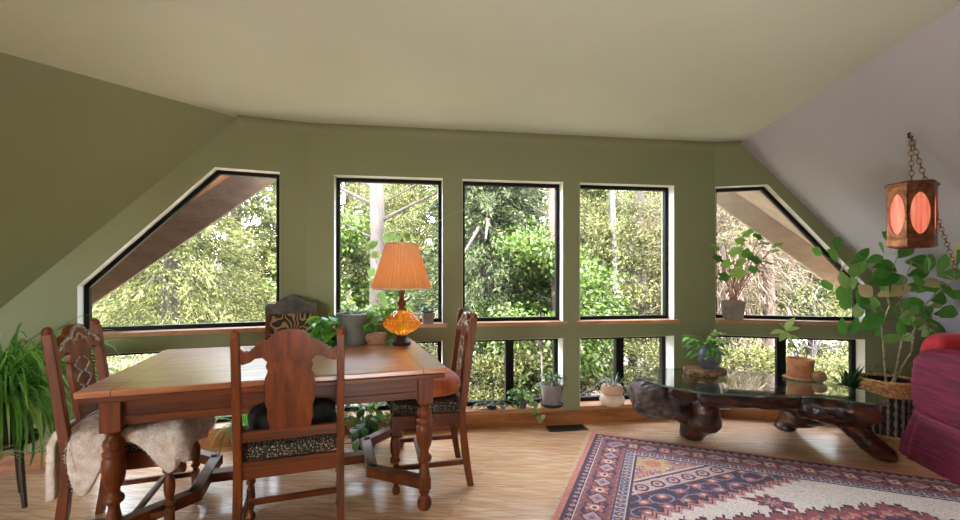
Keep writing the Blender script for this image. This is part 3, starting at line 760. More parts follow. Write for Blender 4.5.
# on the table
q = T(.375, .43, THT)
t = thing('potted_aloe', 'wide grey-green pot of spiky succulent on the table beside the lamp', 'plant', q)
pot(t, [(0, 0), (.088, 0), (.096, .02), (.118, .185), (.128, .188), (.13, .21), (.122, .214), (.114, .2), (.112, .18), (0, .18)], M['pot_grey'], .112, .19)
straps(t, 26, .10, .017, M['lf_blue'], .185, 12, .3, 1.3, (.2, .9), .08)
q = T(.20, .43, THT)
t = thing('pothos', 'bright green leafy pothos on the table left of the grey-green pot', 'plant', q)
pot(t, cup(.05, .062, .09), M['pot_dark'], .055, .075)
bush(t, 62, .115, .02, .2, .085, .062, M['lf_bright'], seed=8, z0=.08, droop=.9, ell=(.8, 1))
q = T(.565, .455, THT)
t = thing('fern', 'small bushy green plant on the table behind the amber lamp', 'plant', q)
pot(t, cup(.045, .055, .07), M['pot_dark'], .05, .06)
bush(t, 80, .16, .03, .26, .085, .05, M['lf_bright'], seed=18, z0=.06, droop=.7)
q = T(.52, .345, THT)
t = thing('straw_basket', 'small lidded straw basket on the table between grey-green pot and lamp', 'basket', q, .2)
mb = MB(); mb.lathe([(0, 0), (.06, 0), (.07, .02), (.07, .045), (.0, .045)], n=24, sx=1.1, sy=.75); mb.build('basket_body', M['straw'], t)
mb = MB(); mb.lathe([(.073, .042), (.074, .055), (.06, .075), (0, .085)], n=48, rib=24, ribamp=.03, sx=1.1, sy=.75); mb.build('lid', M['straw'], t)

# lamp
q = T(.672, .27, THT)
t = thing('table_lamp', 'amber glass table lamp with pleated orange shade, on the table', 'lamp', q)
MB().lathe([(0, 0), (.058, 0), (.062, .008), (.062, .02), (.05, .03), (.036, .05), (.04, .062), (.03, .072), (0, .072)], n=28).build('lamp_foot', M['standwood'], t)
MB().lathe([(.032, .07), (.05, .078), (.088, .10), (.118, .13), (.126, .15), (.118, .17), (.088, .2), (.055, .225), (.032, .235), (0, .235)], n=96, rib=16, ribamp=.05).build('glass_body', M['amber'], t)
MB().lathe([(.0, .234), (.034, .236), (.034, .245), (.022, .255), (.028, .275), (.03, .29), (.018, .305), (.016, .34), (.022, .355), (.018, .37), (0, .37)], n=20).build('neck', M['oak'], t)
def frust(r0, r1, z0, z1, rib, amp, n):
    mb = MB(); vs = []; m = 10
    for i in range(m+1):
        s_ = i/m; r = r0+(r1-r0)*s_-.004*math.sin(PI*s_)
        for j in range(n):
            a = 2*PI*j/n; vs.append(Vector((r*(1+amp*math.cos(rib*a)+amp*.6*math.cos(9*a+1))*math.cos(a), r*(1+amp*math.cos(rib*a)+amp*.6*math.cos(9*a+1))*math.sin(a), z0+(z1-z0)*s_)))
    return mb.add(vs, [(i*n+j, i*n+(j+1) % n, (i+1)*n+(j+1) % n, (i+1)*n+j) for i in range(m) for j in range(n)])
lsh = frust(.203, .108, .385, .685, 44, .018, 440).build('lamp_shade', M['shade'], t, smooth=180)
MB().torus((0, 0, .385), .203, .006, 60, 6).build('shade_trim', M['braid'], lsh); MB().torus((0, 0, .685), .108, .005, 40, 6).build('shade_trim', M['braid'], lsh)
mb = MB(); mb.lathe([(0, .685), (.008, .688), (.006, .70), (.011, .71), (.006, .722), (0, .726)], n=12)
for a in (0, PI/2): mb.bar((.105*math.cos(a), .105*math.sin(a), .685), (-.105*math.cos(a), -.105*math.sin(a), .685), .004, .004)
mb.tube([(0, 0, .36), (0, 0, .69)], .004, 6); mb.build('harp', M['brass'], t)
MB().super((0, 0, .46), (.06, .06, .09), 2, 14, 10).build('bulb', (lambda n_: (n_.link(n_.n('ShaderNodeEmission', {'Color': srgb(255, 200, 140), 'Strength': 9}).outputs[0], n_.out.inputs[0]), n_.m)[1])(NT('warm_lit_bulb')), t)
inv = Matrix.Rotation(0, 3, 'Z')
mb = MB(); cordw = [q+Vector((.02, .05, .006)), q+e2*.16+Vector((0, 0, .006)), T(.63, .553, .765), T(.62, .572, .74), T(.58, .58, .5), T(.5, .6, .2), T(.36, .55, .03), T(.2, .62, .006), T(.1, .72, .006)]
mb.tube([x-q for x in cordw], .0035, 6); mb.build('cord', M['cord'], t)

# climber on the sill of the second window
def sillp(w, px, off, z): return w.P(w.S(px, off), z, off)
q = sillp(WM, 405, .0, hS)
t = thing('climbing_vine', 'round-leaved climbing vine on the sill behind the orange lampshade', 'plant', q)
pot(t, cup(.032, .042, .07), M['pot_dark'], .037, .06)
rd = random.Random(3); st = MB(); lf = MB()
paths = [[(405, 318), (392, 290), (380, 268), (372, 252), (378, 240), (392, 232), (404, 236)], [(405, 318), (402, 290), (410, 262), (412, 246), (409, 238)], [(405, 318), (386, 305), (372, 285), (366, 268)],
         [(404, 240), (407, 222), (416, 220), (432, 224), (441, 220), (452, 213), (462, 211), (470, 205)]]
for pi, pth in enumerate(paths):
    pts = [D(x, y, 3.52 if pi < 3 else 3.5)-q for x, y in pth]
    if pi == 3: pts = [v+Vector((0, 0.0, 0)) for v in [D(x, y, WM.Z(x)-.012)-q for x, y in pth]]; pts[0] = D(404, 240, 3.52)-q
    st.tube(pts, .002 if pi < 3 else .0018, 5)
    if pi < 3:
        for k_ in range(2, len(pts)):
            for m_ in range(2):
                b = pts[k_].lerp(pts[k_-1], rd.random()*.7)
                a = rd.uniform(0, 6.28); lf.leaf(b, (math.cos(a), -.4, math.sin(a)*.8), rd.uniform(.06, .085), .062, up=(0, -1, .3), droop=.3)
st.build('stems', M['lf_pale'], t); lf.build('leaves', M['lf_pale'], t)
q = sillp(WM, 428, .0, hS)
t = thing('potted_succulent', 'small brown pot of dark greenery at right end of the sill behind the lamp', 'plant', q)
pot(t, cup(.042, .055, .085), M['pot_taupe'], .05, .07)
bush(t, 34, .06, .09, .17, .05, .03, M['lf_dark'], seed=2, z0=.07)

# low ledge, third and fourth windows
q = sillp(WM, 551.5, .032, hL0)
t = thing('potted_succulent', 'mauve-grey pot with dark saucer on the low ledge beside the green pier', 'plant', q)
MB().lathe([(0, 0), (.075, 0), (.092, .012), (.096, .03), (.09, .03), (.08, .018), (0, .018)], n=28).build('saucer', M['pot_dark'], t)
pot(t, [(0, .019), (.066, .019), (.076, .05), (.09, .17), (.098, .172), (.1, .188), (.093, .19), (.086, .165), (0, .165)], M['pot_lilac'], .088, .172)
keep_in(bush(t, 46, .1, .18, .27, .05, .022, M['lf_blue'], seed=21, z0=.17, droop=.4), t.location, [(WM.n, WM.d+.145)])
q = sillp(WM, 522, .03, hL0)
t = thing('ivy', 'small trailing ivy spilling over the low ledge left of the mauve-grey pot', 'plant', q)
pot(t, cup(.035, .045, .06), M['slate'], .04, .05)
bush(t, 46, .11, .02, .16, .045, .036, M['lf_mid'], seed=31, z0=.05, droop=.9, ell=(1, .5))
mb = MB(); st = MB(); rd = random.Random(9); pts = [D(x, y, 3.57)-q for x, y in ((524, 396), (529, 398), (533, 404), (536, 411), (541, 418))]; pts[0].y += .1
st.tube(pts, .002, 5)
for p_ in pts[1:]:
    for k_ in range(4): a = rd.uniform(0, 6.28); mb.leaf(p_, (math.cos(a), -.5, math.sin(a)*.6), .045, .036, up=(0, -1, .4), droop=.5)
mb.build('trailing_leaves', M['lf_pale'], t); st.build('trailing_stem', M['stemg'], t)
q = sillp(WM, 492, .03, hL0)
t = thing('ivy', 'low dark creeping ivy on the ledge just right of the orange-cushion chair', 'plant', q)
pot(t, cup(.03, .038, .035), M['pot_dark'], .034, .03)
bush(t, 40, .13, .01, .06, .035, .026, M['lf_dark'], seed=32, z0=.03, droop=.6, ell=(1.5, .35))
q = sillp(WM, 612, .0, hL0)
t = thing('ceramic_planter', 'round cream and peach ceramic planter on the ledge left of the root table', 'planter', q)
MB().lathe([(0, 0), (.075, 0), (.098, .02), (.105, .045), (.095, .075), (.08, .09), (0, .09)], n=30).build('planter_base', M['pot_cream'], t)
MB().lathe([(.0, .09), (.07, .091), (.088, .1), (.094, .125), (.086, .155), (.076, .168), (.068, .162), (0, .15)], n=30).build('planter_bowl', M['pot_peach'], t)
straps(t, 26, .12, .014, M['lf_blue'], .155, 14, .2, 1.4, (.2, 1.2), .05)
MB().tube([Vector((-.08, 0, .13))+Vector((-.035*math.sin(a), 0, .035*math.cos(a)+.045)) for a in [i*PI/8*1.3 for i in range(12)]], .006, 8).build('tendril', M['lf_blue'], t)

# upper sill of the right-hand angled window
q = sillp(WR, 733, -.0, hS)
t = thing('potted_begonia', 'square taupe pot of big-lobed leaves on the sill of the angled right window', 'plant', q, -.254)
mb = MB(); s0, s1, hh = .066, .085, .165
mb.add([(-s0, -s0*.8, 0), (s0, -s0*.8, 0), (s0, s0*.8, 0), (-s0, s0*.8, 0), (-s1, -s1*.8, hh), (s1, -s1*.8, hh), (s1, s1*.8, hh), (-s1, s1*.8, hh), (-s1*.9, -s1*.7, hh), (s1*.9, -s1*.7, hh), (s1*.9, s1*.7, hh), (-s1*.9, s1*.7, hh), (-s1*.8, -s1*.6, hh-.03), (s1*.8, -s1*.6, hh-.03), (s1*.8, s1*.6, hh-.03), (-s1*.8, s1*.6, hh-.03)],
       [(3, 2, 1, 0)]+[(i+4*k_, (i+1) % 4+4*k_, (i+1) % 4+4*k_+4, i+4*k_+4) for k_ in range(3) for i in range(4)]+[(12, 13, 14, 15)])
mb.build('pot', M['pot_taupe'], t, bevel=.006)
MB().box((0, 0, hh-.025), (.13, .1, .012)).build('soil', M['soil'], t)
st = MB(); lf = MB(); rd = random.Random(12)
def lobed(mb, base, d, R, up):
    d = Vector(d).normalized(); up = Vector(up); sd = d.cross(up).normalized(); nu = sd.cross(d)
    n = 24; vs = [Vector(base)+d*R*.25]
    for i in range(n):
        a = 2*PI*i/n; r = R*(.72+.3*abs(math.cos(2.5*a)))*(.75 if abs(a-PI) < .5 else 1)
        vs.append(Vector(base)+d*(R*.25+r*math.cos(a))+sd*r*math.sin(a)-nu*(.18*r*r/R))
    mb.add(vs, [(0, i+1, (i+1) % n+1) for i in range(n)])
tips = [(716, 246), (724, 240), (733, 250), (742, 241), (748, 252), (755, 257), (760, 236), (764, 243), (772, 250), (776, 244), (738, 262), (728, 262), (752, 268), (768, 262), (745, 233), (720, 258), (735, 272), (722, 276)]
Rz = Matrix.Rotation(.254, 3, 'Z')
for x, y in tips:
    tp = Rz @ (D(x, y, WR.Z(min(x, 770))-.06-rd.uniform(0, .10))-q)
    b = Vector((rd.uniform(-.03, .03), rd.uniform(-.02, .02), hh-.03))
    md = b.lerp(tp, .5)+Vector((0, 0, .05)); st.tube([b, b.lerp(md, .5)+Vector((0, 0, .02)), md, tp], .0035, 6)
    lobed(lf, tp, (rd.uniform(-1, 1), rd.uniform(-1, .3), rd.uniform(-.5, .3)), rd.uniform(.045, .072), (rd.uniform(-.5, .5), -.9, .8))
lf.build('leaves', M['lf_strap'], t); st.build('stems', m_noise('reddish_stem', srgb(150, 96, 74), srgb(188, 136, 106), 30, .6), t)

# ------------------------------------------------------------------ root-wood coffee table
CTZ = .44
ct0 = Vector((2.0, 3.25, 0))
ct = thing('coffee_table', 'low gnarled root-wood coffee table with a freeform glass top', 'table', ct0)
def organic(mb, name, mat, parent, voxel=.014, amp=.02, freq=7, zmax=None, zmin=0.0, seed=0, org=Vector((0, 0, 0))):
    me = bpy.data.meshes.new(name+'_raw'); me.from_pydata(mb.v, [], mb.f); me.update()
    o = bpy.data.objects.new(name, me); C.objects.link(o)
    r = o.modifiers.new('r', 'REMESH'); r.mode = 'VOXEL'; r.voxel_size = voxel
    s_ = o.modifiers.new('s', 'SMOOTH'); s_.iterations = 4; s_.factor = .5
    dg = bpy.context.evaluated_depsgraph_get(); m2_ = bpy.data.meshes.new_from_object(o.evaluated_get(dg)); m2_.name = name
    o.modifiers.clear(); o.data = m2_; bpy.data.meshes.remove(me)
    n_ = [v.normal.copy() for v in m2_.vertices]
    for v, nn in zip(m2_.vertices, n_):
        p = v.co; q_ = Vector((p.x*.55, p.y, p.z*1.1))*freq+Vector((seed, seed*2, 0))
        dsp = (noise.noise(q_)*1.0+(1-2*abs(noise.noise(q_*2.3)))*.4+noise.noise(q_*6)*.18)*amp
        c = p+nn*dsp
        if zmax is not None and c.z > zmax: c.z = zmax
        if c.z < zmin: c.z = zmin
        v.co = c
    m2_.materials.clear(); m2_.materials.append(mat); m2_.shade_smooth(); o.parent = parent
    return o
def cw(px, py, Y): return D(px, py, Y)-ct0
ZW = CTZ-.013
mb = MB()
mb.tube([cw(668, 398, 3.46), cw(700, 402, 3.38), cw(745, 401, 3.32), cw(795, 401, 3.30), cw(835, 405, 3.18)], [.10, .075, .055, .065, .09], 12)
mb.tube([cw(680, 396, 3.62), cw(735, 394, 3.55), cw(790, 396, 3.5), cw(840, 400, 3.35)], [.09, .075, .075, .09], 12)
mb.tube([cw(700, 399, 3.24), cw(750, 401, 3.16), cw(800, 404, 3.12)], [.05, .042, .05], 10)
organic(mb, 'slab', M['root'], ct, .014, .018, 6, ZW)
mb = MB(); mb.super(cw(650, 398, 3.46), (.27, .30, .27), 2.3, 20, 14); mb.super(cw(664, 405, 3.42), (.25, .26, .18), 2.2, 20, 14)
organic(mb, 'burl', M['rootgrey'], ct, .012, .035, 9, ZW+.004, seed=4)
mb = MB(); mb.tube([cw(800, 404, 3.12), cw(835, 410, 3.02), cw(865, 413, 2.93), cw(880, 414, 2.88)], [.08, .095, .08, .045], 12)
mb.tube([cw(815, 402, 3.3), cw(850, 404, 3.12), cw(873, 408, 2.98)], [.1, .1, .06], 12)
organic(mb, 'burl', M['root'], ct, .012, .026, 9, ZW, seed=6)
ft = G(694, 439, 0)-ct0
mb = MB(); mb.tube([cw(700, 400, 3.34), cw(704, 410, 3.32), cw(705, 419, 3.31), ft+Vector((.05, .03, .13)), ft+Vector((.005, .03, .07)), ft+Vector((-.01, .03, .0))], [.085, .10, .115, .115, .10, .075], 14)
organic(mb, 'root_leg', M['root'], ct, .012, .012, 5, ZW, seed=2)
mb = MB(); mb.tube([cw(671, 403, 3.44), cw(680, 413, 3.42), cw(692, 424, 3.40)], [.085, .075, .05], 12)
organic(mb, 'root_leg', M['root'], ct, .012, .012, 5, ZW, seed=3)
fa = G(787, 429, 0)-ct0
mb = MB(); mb.tube([cw(832, 407, 3.26), cw(815, 413, 3.36), cw(800, 418, 3.46), fa+Vector((.01, 0, .09)), fa+Vector((-.01, .0, .03)), fa+Vector((-.02, 0, -.01))], [.085, .085, .085, .08, .07, .06], 12)
mb.tube([cw(795, 402, 3.4), cw(798, 412, 3.46), fa+Vector((.02, 0, .1))], [.08, .08, .06], 10)
organic(mb, 'root_leg', M['root'], ct, .012, .014, 6, ZW, seed=5)
fb_ = G(888, 461, 0)-ct0
mb = MB(); mb.tube([cw(832, 410, 3.16), cw(850, 424, 3.1), cw(868, 441, 3.04), fb_+Vector((-.03, .02, .06)), fb_+Vector((.02, 0, .02)), fb_+Vector((.04, 0, .0))], [.07, .075, .07, .06, .045, .03], 12)
organic(mb, 'root_leg', M['root'], ct, .012, .014, 8, ZW, seed=8)
px_ = [(632, 373), (636, 370), (646, 368), (668, 368), (700, 369), (735, 371), (765, 373), (795, 377), (825, 382), (855, 388), (878, 394), (889, 399), (890, 403), (882, 404.5), (862, 402), (835, 398), (800, 395), (765, 394), (730, 394), (705, 392.5), (680, 389), (660, 384), (643, 378.5), (635, 376)]
W_ = [G(x, y, CTZ)-ct0 for x, y in px_]
def smooth_poly(P, it=2):
    for _ in range(it):
        Q = []
        for i in range(len(P)): a, b = P[i], P[(i+1) % len(P)]; Q += [a.lerp(b, .25), a.lerp(b, .75)]
        P = Q
    return P
Pg = [(p.x, p.y) for p in smooth_poly(W_)]
MB().prism(Pg, CTZ-.012, CTZ, lambda a, b, t_: Vector((a, b, t_))).build('glass_top', M['tglass'], ct, smooth=0)
mb = MB(); n = len(Pg); mb.add([(a, b, z) for z in (CTZ-.0118, CTZ-.0005) for a, b in [(x*1.0008, y*1.0008) for x, y in Pg]], [(i, (i+1) % n, n+(i+1) % n, n+i) for i in range(n)]); mb.build('glass_edge', M['tedge'], ct)

q = G(705, 374, CTZ)
t = thing('burl_trivet', 'rough burl wood slice under the blue-grey jar on the glass table', 'trivet', q)
mb = MB(); mb.lathe([(0, .0), (.15, .0), (.165, .02), (.16, .042), (.145, .05), (0, .05)], n=48, rib=7, ribamp=.06, sy=.8)
organic(mb, 'wood_slice', M['burl'], t, .008, .014, 22, .048, 0)
q = G(709, 374, CTZ); q.z = CTZ+.0485
t = thing('potted_fern', 'round blue-grey stoneware jar of feathery greenery on the burl slice', 'plant', q)
pot(t, [(0, 0), (.05, 0), (.056, .008), (.085, .045), (.1, .09), (.096, .125), (.078, .15), (.07, .158), (.07, .176), (.076, .182), (.066, .182), (.06, .16), (0, .15)], M['slate'], .06, .158)
bush(t, 90, .15, .1, .25, .06, .026, M['lf_bright'], seed=41, z0=.16, droop=.7, bias=(-.03, 0))
mb = MB(); rd = random.Random(2)
for i in range(3):
    pts = [Vector((0, 0, .16)), Vector((.0, 0, .21)), Vector((.02+.02*i, 0, .25+.01*i)), Vector((.05+.02*i, 0, .265))]
    for a_ in pts: 
        for s_ in range(4): mb.leaf(a_, (rd.uniform(-1, 1), rd.uniform(-1, 1), .4), .055, .028, droop=.5)
mb.build('fronds', M['lf_pale'], t)
q = G(800, 379, CTZ)
t = thing('potted_cutting', 'terracotta pot with a single pale-leaved stem on the glass table', 'plant', q)
MB().lathe([(0, 0), (.1, 0), (.112, .008), (.112, .016), (.1, .018), (0, .014)], n=36, rib=18, ribamp=.02).build('saucer', M['straw'], t)
pot(t, [(0, .018), (.078, .018), (.083, .03), (.086, .118), (.09, .12), (.091, .155), (.082, .157), (.078, .12), (0, .12)], M['terra'], .084, .135)
st = MB(); lf = MB()
sp = [D(x, y, 3.435)-q for x, y in ((800, 362), (796, 348), (790, 338), (784, 330))]
st.tube(sp, [.006, .005, .004, .003], 6)
for (x, y), (dx, dz), L in (((784, 331), (-1, .05), .13), ((785, 330), (.4, 1), .12), ((786, 332), (-.5, -.3), .11), ((785, 331), (.5, -1), .13), ((788, 335), (1, -.3), .10), ((785, 330), (-.6, .8), .09), ((786, 331), (.9, .5), .1), ((793, 344), (-.7, -.2), .06)):
    lf.leaf(D(x, y, 3.435)-q, (dx, -.35, dz), L, .05, up=(0, -.6, 1), droop=.4)
st.build('stems', M['stem'], t); lf.build('leaves', M['lf_pale'], t)
q = G(819, 382, CTZ)
o = MB().super((0, 0, .0405), (.1, .085, .081), 2.1, 24, 16).build('stone', M['stone']); o.location = q; tag(o, 'small tan round stone on the glass table beside the terracotta pot', 'stone')
q = D(849, 400, 3.56); q.z = 0
t = thing('potted_agave', 'dark spiky rosette plant behind the right end of the glass table', 'plant', q)
pot(t, cup(.06, .085, .36), M['pot_dark'], .075, .33)
keep_in(straps(t, 46, .2, .028, M['lf_dark'], .33, 51, .35, 1.4, (.1, .5), .03), t.location, [(WR.n, WR.d)])

# ------------------------------------------------------------------ rug
def rug():
    c = G(592, 433, 0); a = math.radians(-22.3); ux = Vector((math.cos(a), math.sin(a), 0)); uy = Vector((math.sin(a), -math.cos(a), 0))
    LX, LY = 3.3, 2.5; dx = .0068; nx, ny = int(LX/dx), int(LY/dx)
    X, Y = np.meshgrid((np.arange(nx)+.5)*dx, (np.arange(ny)+.5)*dx, indexing='ij')
    d = np.minimum(np.minimum(X, LX-X), np.minimum(Y, LY-Y))
    # coordinate running along the border
    side = np.argmin(np.stack([X, LX-X, Y, LY-Y]), 0)
    run = np.where(side < 2, Y, X)
    cc = lambda r, g, b: np.array(srgb(r, g, b)[:3])
    navy, red, salmon, cream, blue, pink, dark, gold = cc(52, 48, 70), cc(146, 72, 72), cc(204, 128, 108), cc(228, 214, 198), cc(134, 136, 152), cc(198, 152, 148), cc(64, 44, 52), cc(204, 172, 118)
    col = np.zeros(X.shape+(3,))+salmon
    def put(m, c_): col[m] = c_
    def motif(u, v, pu, pv, off=.5):
        iv = np.floor(v/pv); uu = (u/pu+off*(iv % 2)) % 1-.5; vv = (v/pv) % 1-.5
        return uu, vv, np.hypot(uu, vv), np.arctan2(vv, uu)
    put(d >= .035, dark); put(d >= .045, navy)
    # small guard
    uu, vv, r, th = motif(run, d-.045, .05, .05); b = (d >= .05) & (d < .09)
    put(b & (np.abs(uu)+np.abs(vv) < .35), pink); put(b & (r < .12), red)
    put((d >= .09) & (d < .096), cream*.8)
    # main border
    b = (d >= .096) & (d < .27); bd = d-.183
    put(b, red*.6+navy*.25+pink*.15)
    p = .21; u = (run % p)/p-.5
    vine = .055*np.sin(2*PI*run/p)
    put(b & (np.abs(bd-vine) < .011), navy)
    rr = np.hypot(u*p, bd)
    put(b & (rr < .058+.010*np.cos(6*np.arctan2(bd, u*p))), navy); put(b & (rr < .046+.010*np.cos(6*np.arctan2(bd, u*p))), salmon); put(b & (rr < .024), cream); put(b & (rr < .012), navy)
    u2 = ((run+p/2) % p)/p-.5; rr2 = np.abs(u2*p)*.8+np.abs(bd)
    put(b & (rr2 < .062), dark); put(b & (rr2 < .05), pink); put(b & (rr2 < .026), blue); put(b & (rr2 < .012), red)
    uu, vv, r, th = motif(run, bd, .065, .058); put(b & (r < .2) & (rr > .07) & (rr2 > .075), salmon); put(b & (r < .1) & (rr > .07) & (rr2 > .075), navy)
    put((d >= .27) & (d < .278), dark)
    b = (d >= .278) & (d < .335); put(b, blue); uu, vv, r, th = motif(run, d-.278, .048, .057, 0)
    put(b & (r < .36), navy); put(b & (np.abs(uu)+np.abs(vv) < .26), pink); put(b & (np.abs(uu) > .44), cream*.8)
    put((d >= .335) & (d < .343), cream*.8); put((d >= .343) & (d < .352), dark)
    # field: stepped medallion ground over dark spandrels
    fx, fy = X-LX/2, Y-LY/2; f = d >= .352
    put(f, navy)
    uu, vv, r, th = motif(X+.3*Y, Y, .12, .105)
    put(f & (r < .33+.07*np.cos(4*th)), red); put(f & (r < .22), salmon); put(f & (r < .10), cream)
    uu, vv, r, th = motif(X, Y+.4*X, .17, .15); put(f & (np.abs(r-.36) < .035), blue)
    xf, yf = np.minimum(X, LX-X)-.352, np.minimum(Y, LY-Y)-.352
    sp_ = xf+yf
    corner = f & (sp_ < .40); uu, vv, r, th = motif(X, Y, .12, .11)
    put(corner, pink*.6+gold*.4); put(corner & (r < .40+.06*np.cos(5*th)), salmon); put(corner & (r < .25), blue); put(corner & (r < .11), cream)
    uu, vv, r, th = motif(X+Y, X-Y, .09, .075); put(corner & (np.abs(r-.40) < .05), red)
    cr_ = np.hypot(xf-.10, yf-.10); put(f & (cr_ < .10+.02*np.cos(7*np.arctan2(yf-.1, xf-.1))), gold); put(f & (cr_ < .05), salmon)
    put(f & (np.abs(sp_-.40) < .012), cream*.85); put(f & (np.abs(sp_-.425) < .010), dark)
    # curling band
    tt = xf-yf; cu = f & (sp_ > .44) & (sp_ < .60); put(cu, pink*.7+cream*.3)
    uu, vv, r, th = motif(tt, sp_-.44, .17, .16, 0); put(cu & (np.abs(r-.30-.05*th/PI) < .06), navy); put(cu & (r < .11), red)
    put(f & (np.abs(sp_-.605) < .008), dark)
    st_ = .055
    def ins(dl): return f & (np.floor((xf-dl)/st_)+np.floor((yf-dl)/st_) >= 15)
    put(ins(0), dark); put(ins(.009), salmon); put(ins(.022), dark); put(ins(.028), pink); put(ins(.042), cream)
    cr = ins(.042)
    for mx, my in ((1.06, .74), (LX-1.06, .74), (1.06, LY-.74), (LX-1.06, LY-.74)):
        a_ = np.abs(X-mx)/.13+np.abs(Y-my)/.09; w_ = .2*np.cos(9*np.arctan2(Y-my, X-mx))
        put(f & (a_+w_ < 1.0), red); put(f & (a_+w_ < .72), navy); put(f & (a_+w_ < .45), salmon); put(f & (a_+w_ < .22), blue)
    m = np.floor(np.abs(fx)/.045)*.045/1.22+np.floor(np.abs(fy)/.03)*.03/.72+.03*np.sin(X*70)
    mm = cr & (m < 1.0)
    put(mm, dark); put(cr & (m < .97), red); put(cr & (m < .88), salmon); put(cr & (m < .84), navy); uu, vv, r, th = motif(fx, fy, .13, .11)
    put(cr & (m < .84) & (r < .34+.06*np.cos(6*th)), red); put(cr & (m < .84) & (r < .2), pink); put(cr & (m < .84) & (r < .08), navy)
    put(cr & (m < .5), red*.8+salmon*.2); put(cr & (m < .46), blue); put(cr & (m < .46) & (r < .33), navy); put(cr & (m < .46) & (r < .15), cream)
    col = col*.86+cc(196, 168, 174)*.14
    nzv = RNG.normal(1, .10, X.shape+(1,)); col = np.clip(col*nzv, 0, 1)
    # wear: soft, fixed to the weave
    k0 = (np.arange(nx+1)*dx); k1 = (np.arange(ny+1)*dx)
    GX, GY = np.meshgrid(k0, k1, indexing='ij'); hgt = .009+RNG.normal(0, .0006, GX.shape)
    V = np.array(c)[None, None, :]+GX[..., None]*np.array(ux)+GY[..., None]*np.array(uy); V[..., 2] = hgt
    idx = np.arange((nx+1)*(ny+1)).reshape(nx+1, ny+1)
    Fq = np.stack([idx[:-1, :-1], idx[1:, :-1], idx[1:, 1:], idx[:-1, 1:]], -1).reshape(-1, 4)[:, ::-1]
    o = thing('rug', 'patterned red, navy and cream oriental rug on the wood floor', 'rug', c)
    V = V.reshape(-1, 3)-np.array(c)
    t_ = NT('woven_rug_pattern'); at = t_.n('ShaderNodeAttribute', attribute_name='weave').outputs['Color']
    nz = t_.n('ShaderNodeTexNoise', {'Vector': t_.coords(), 'Scale': 260, 'Detail': 2}).outputs[0]
    mat = t_.pbr(at, .95, nz, .5, .004, Specular_IOR_Level=.15)
    r_ = npmesh('pile', V, Fq, mat, o)
    a_ = r_.data.attributes.new('weave', 'FLOAT_COLOR', 'FACE'); a_.data.foreach_set('color', np.concatenate([col.reshape(-1, 3), np.ones((nx*ny, 1))], 1).astype(np.float32).ravel())
    R = Matrix((ux, uy, Vector((0, 0, 1)))).transposed()
    mb = MB(); mb.box(R @ Vector((LX/2, LY/2, .004)), (LX, LY, .008), mat=Matrix.Rotation(a, 4, 'Z')); mb.build('backing', M['rust'], o)
    mb = MB(); rd = random.Random(6)
    for i in range(420):
        y = LY*i/420; L = rd.uniform(.02, .04)
        p0 = R @ Vector((0, y, .005)); p1 = R @ Vector((-L, y+rd.uniform(-.006, .006), .002)); sd = R @ Vector((0, .0016, 0))
        mb.add([p0-sd, p0+sd, p1+sd, p1-sd], [(0, 1, 2, 3)])
    mb.build('fringe', M['braid'], o, smooth=0)
rug()

# floor register
q = G(566, 427.5, 0)
t = thing('floor_register', 'bronze scrolled floor vent set in the floor below the green pier', 'vent', (q.x, q.y-.02, 0), .148)
mb = MB(); Lr, Wr = .32, .13
for s_ in (-1, 1): mb.box((0, s_*(Wr/2-.007), .003), (Lr, .014, .006)).box((s_*(Lr/2-.007), 0, .003), (.014, Wr, .006))
for i in range(10):
    for j in range(3): mb.torus((-Lr/2+.03+i*.029, -.034+j*.034, .003), .0125, .0035, 12, 4)
mb.build('grille', M['vent'], t); MB().box((0, 0, .001), (Lr-.01, Wr-.01, .0012)).build('duct_back', M['black'], t)

# ------------------------------------------------------------------ basket and fig tree
bp = Vector((3.115, 3.44, 0))
t = thing('wicker_basket', 'tall two-tone wicker basket with handles under the large leafy plant', 'basket', bp)
mb = MB()
for j in range(7):
    z = .335+j*.014; n = 72
    mb.tube([Vector(((.172+.004*math.sin(i*PI/2+PI*j))*math.cos(2*PI*i/n), (.172+.004*math.sin(i*PI/2+PI*j))*math.sin(2*PI*i/n), z)) for i in range(n+1)], .0085, 6)
mb.torus((0, 0, .438), .176, .012, 48, 6); mb.build('rim_band', M['wicker'], t)
mb = MB()
for i in range(22):
    a = 2*PI*i/22; mb.tube([Vector(((.150+.006*math.sin(k_*1.9+i*1.3))*math.cos(a), (.150+.006*math.sin(k_*1.9+i*1.3))*math.sin(a), .02+k_*.022)) for k_ in range(15)], [.009+.004*math.sin(k_*2.1+i) for k_ in range(15)], 6)
mb.build('stakes', M['wickerpale'], t)
MB().lathe([(0, .012), (.142, .012), (.15, .33), (.158, .43), (.15, .43), (.136, .03), (0, .03)], n=32).build('liner', M['liner'], t)
mb = MB(); mb.torus((0, 0, .012), .158, .012, 40, 6).torus((0, 0, .034), .158, .010, 40, 6); mb.build('base_ring', M['wicker'], t)
for a in (PI*.35, -PI*.25):
    c_ = Vector((.172*math.cos(a), .172*math.sin(a), .435)); sd = Vector((-math.sin(a), math.cos(a), 0))
    MB().tube([c_+sd*.06*math.cos(b)+Vector((0, 0, .075*math.sin(b))) for b in [PI*i/10 for i in range(11)]], .011, 7).build('handle', M['wickerpale'], t)
t = thing('fig_tree', 'tall leafy fig-like plant rising from the wicker basket at right', 'plant', (bp.x, bp.y, .032))
pot(t, cup(.085, .115, .3), M['pot_dark'], .1, .26)
st = MB(); lf = MB(); rd = random.Random(77)
def W3(px, py, dy=0, gap=.14):
    Y = bp.y+dy
    while (D(px, py, Y)-A4).dot(nr) > -gap: Y -= .02
    return D(px, py, Y)-Vector((bp.x, bp.y, .032))
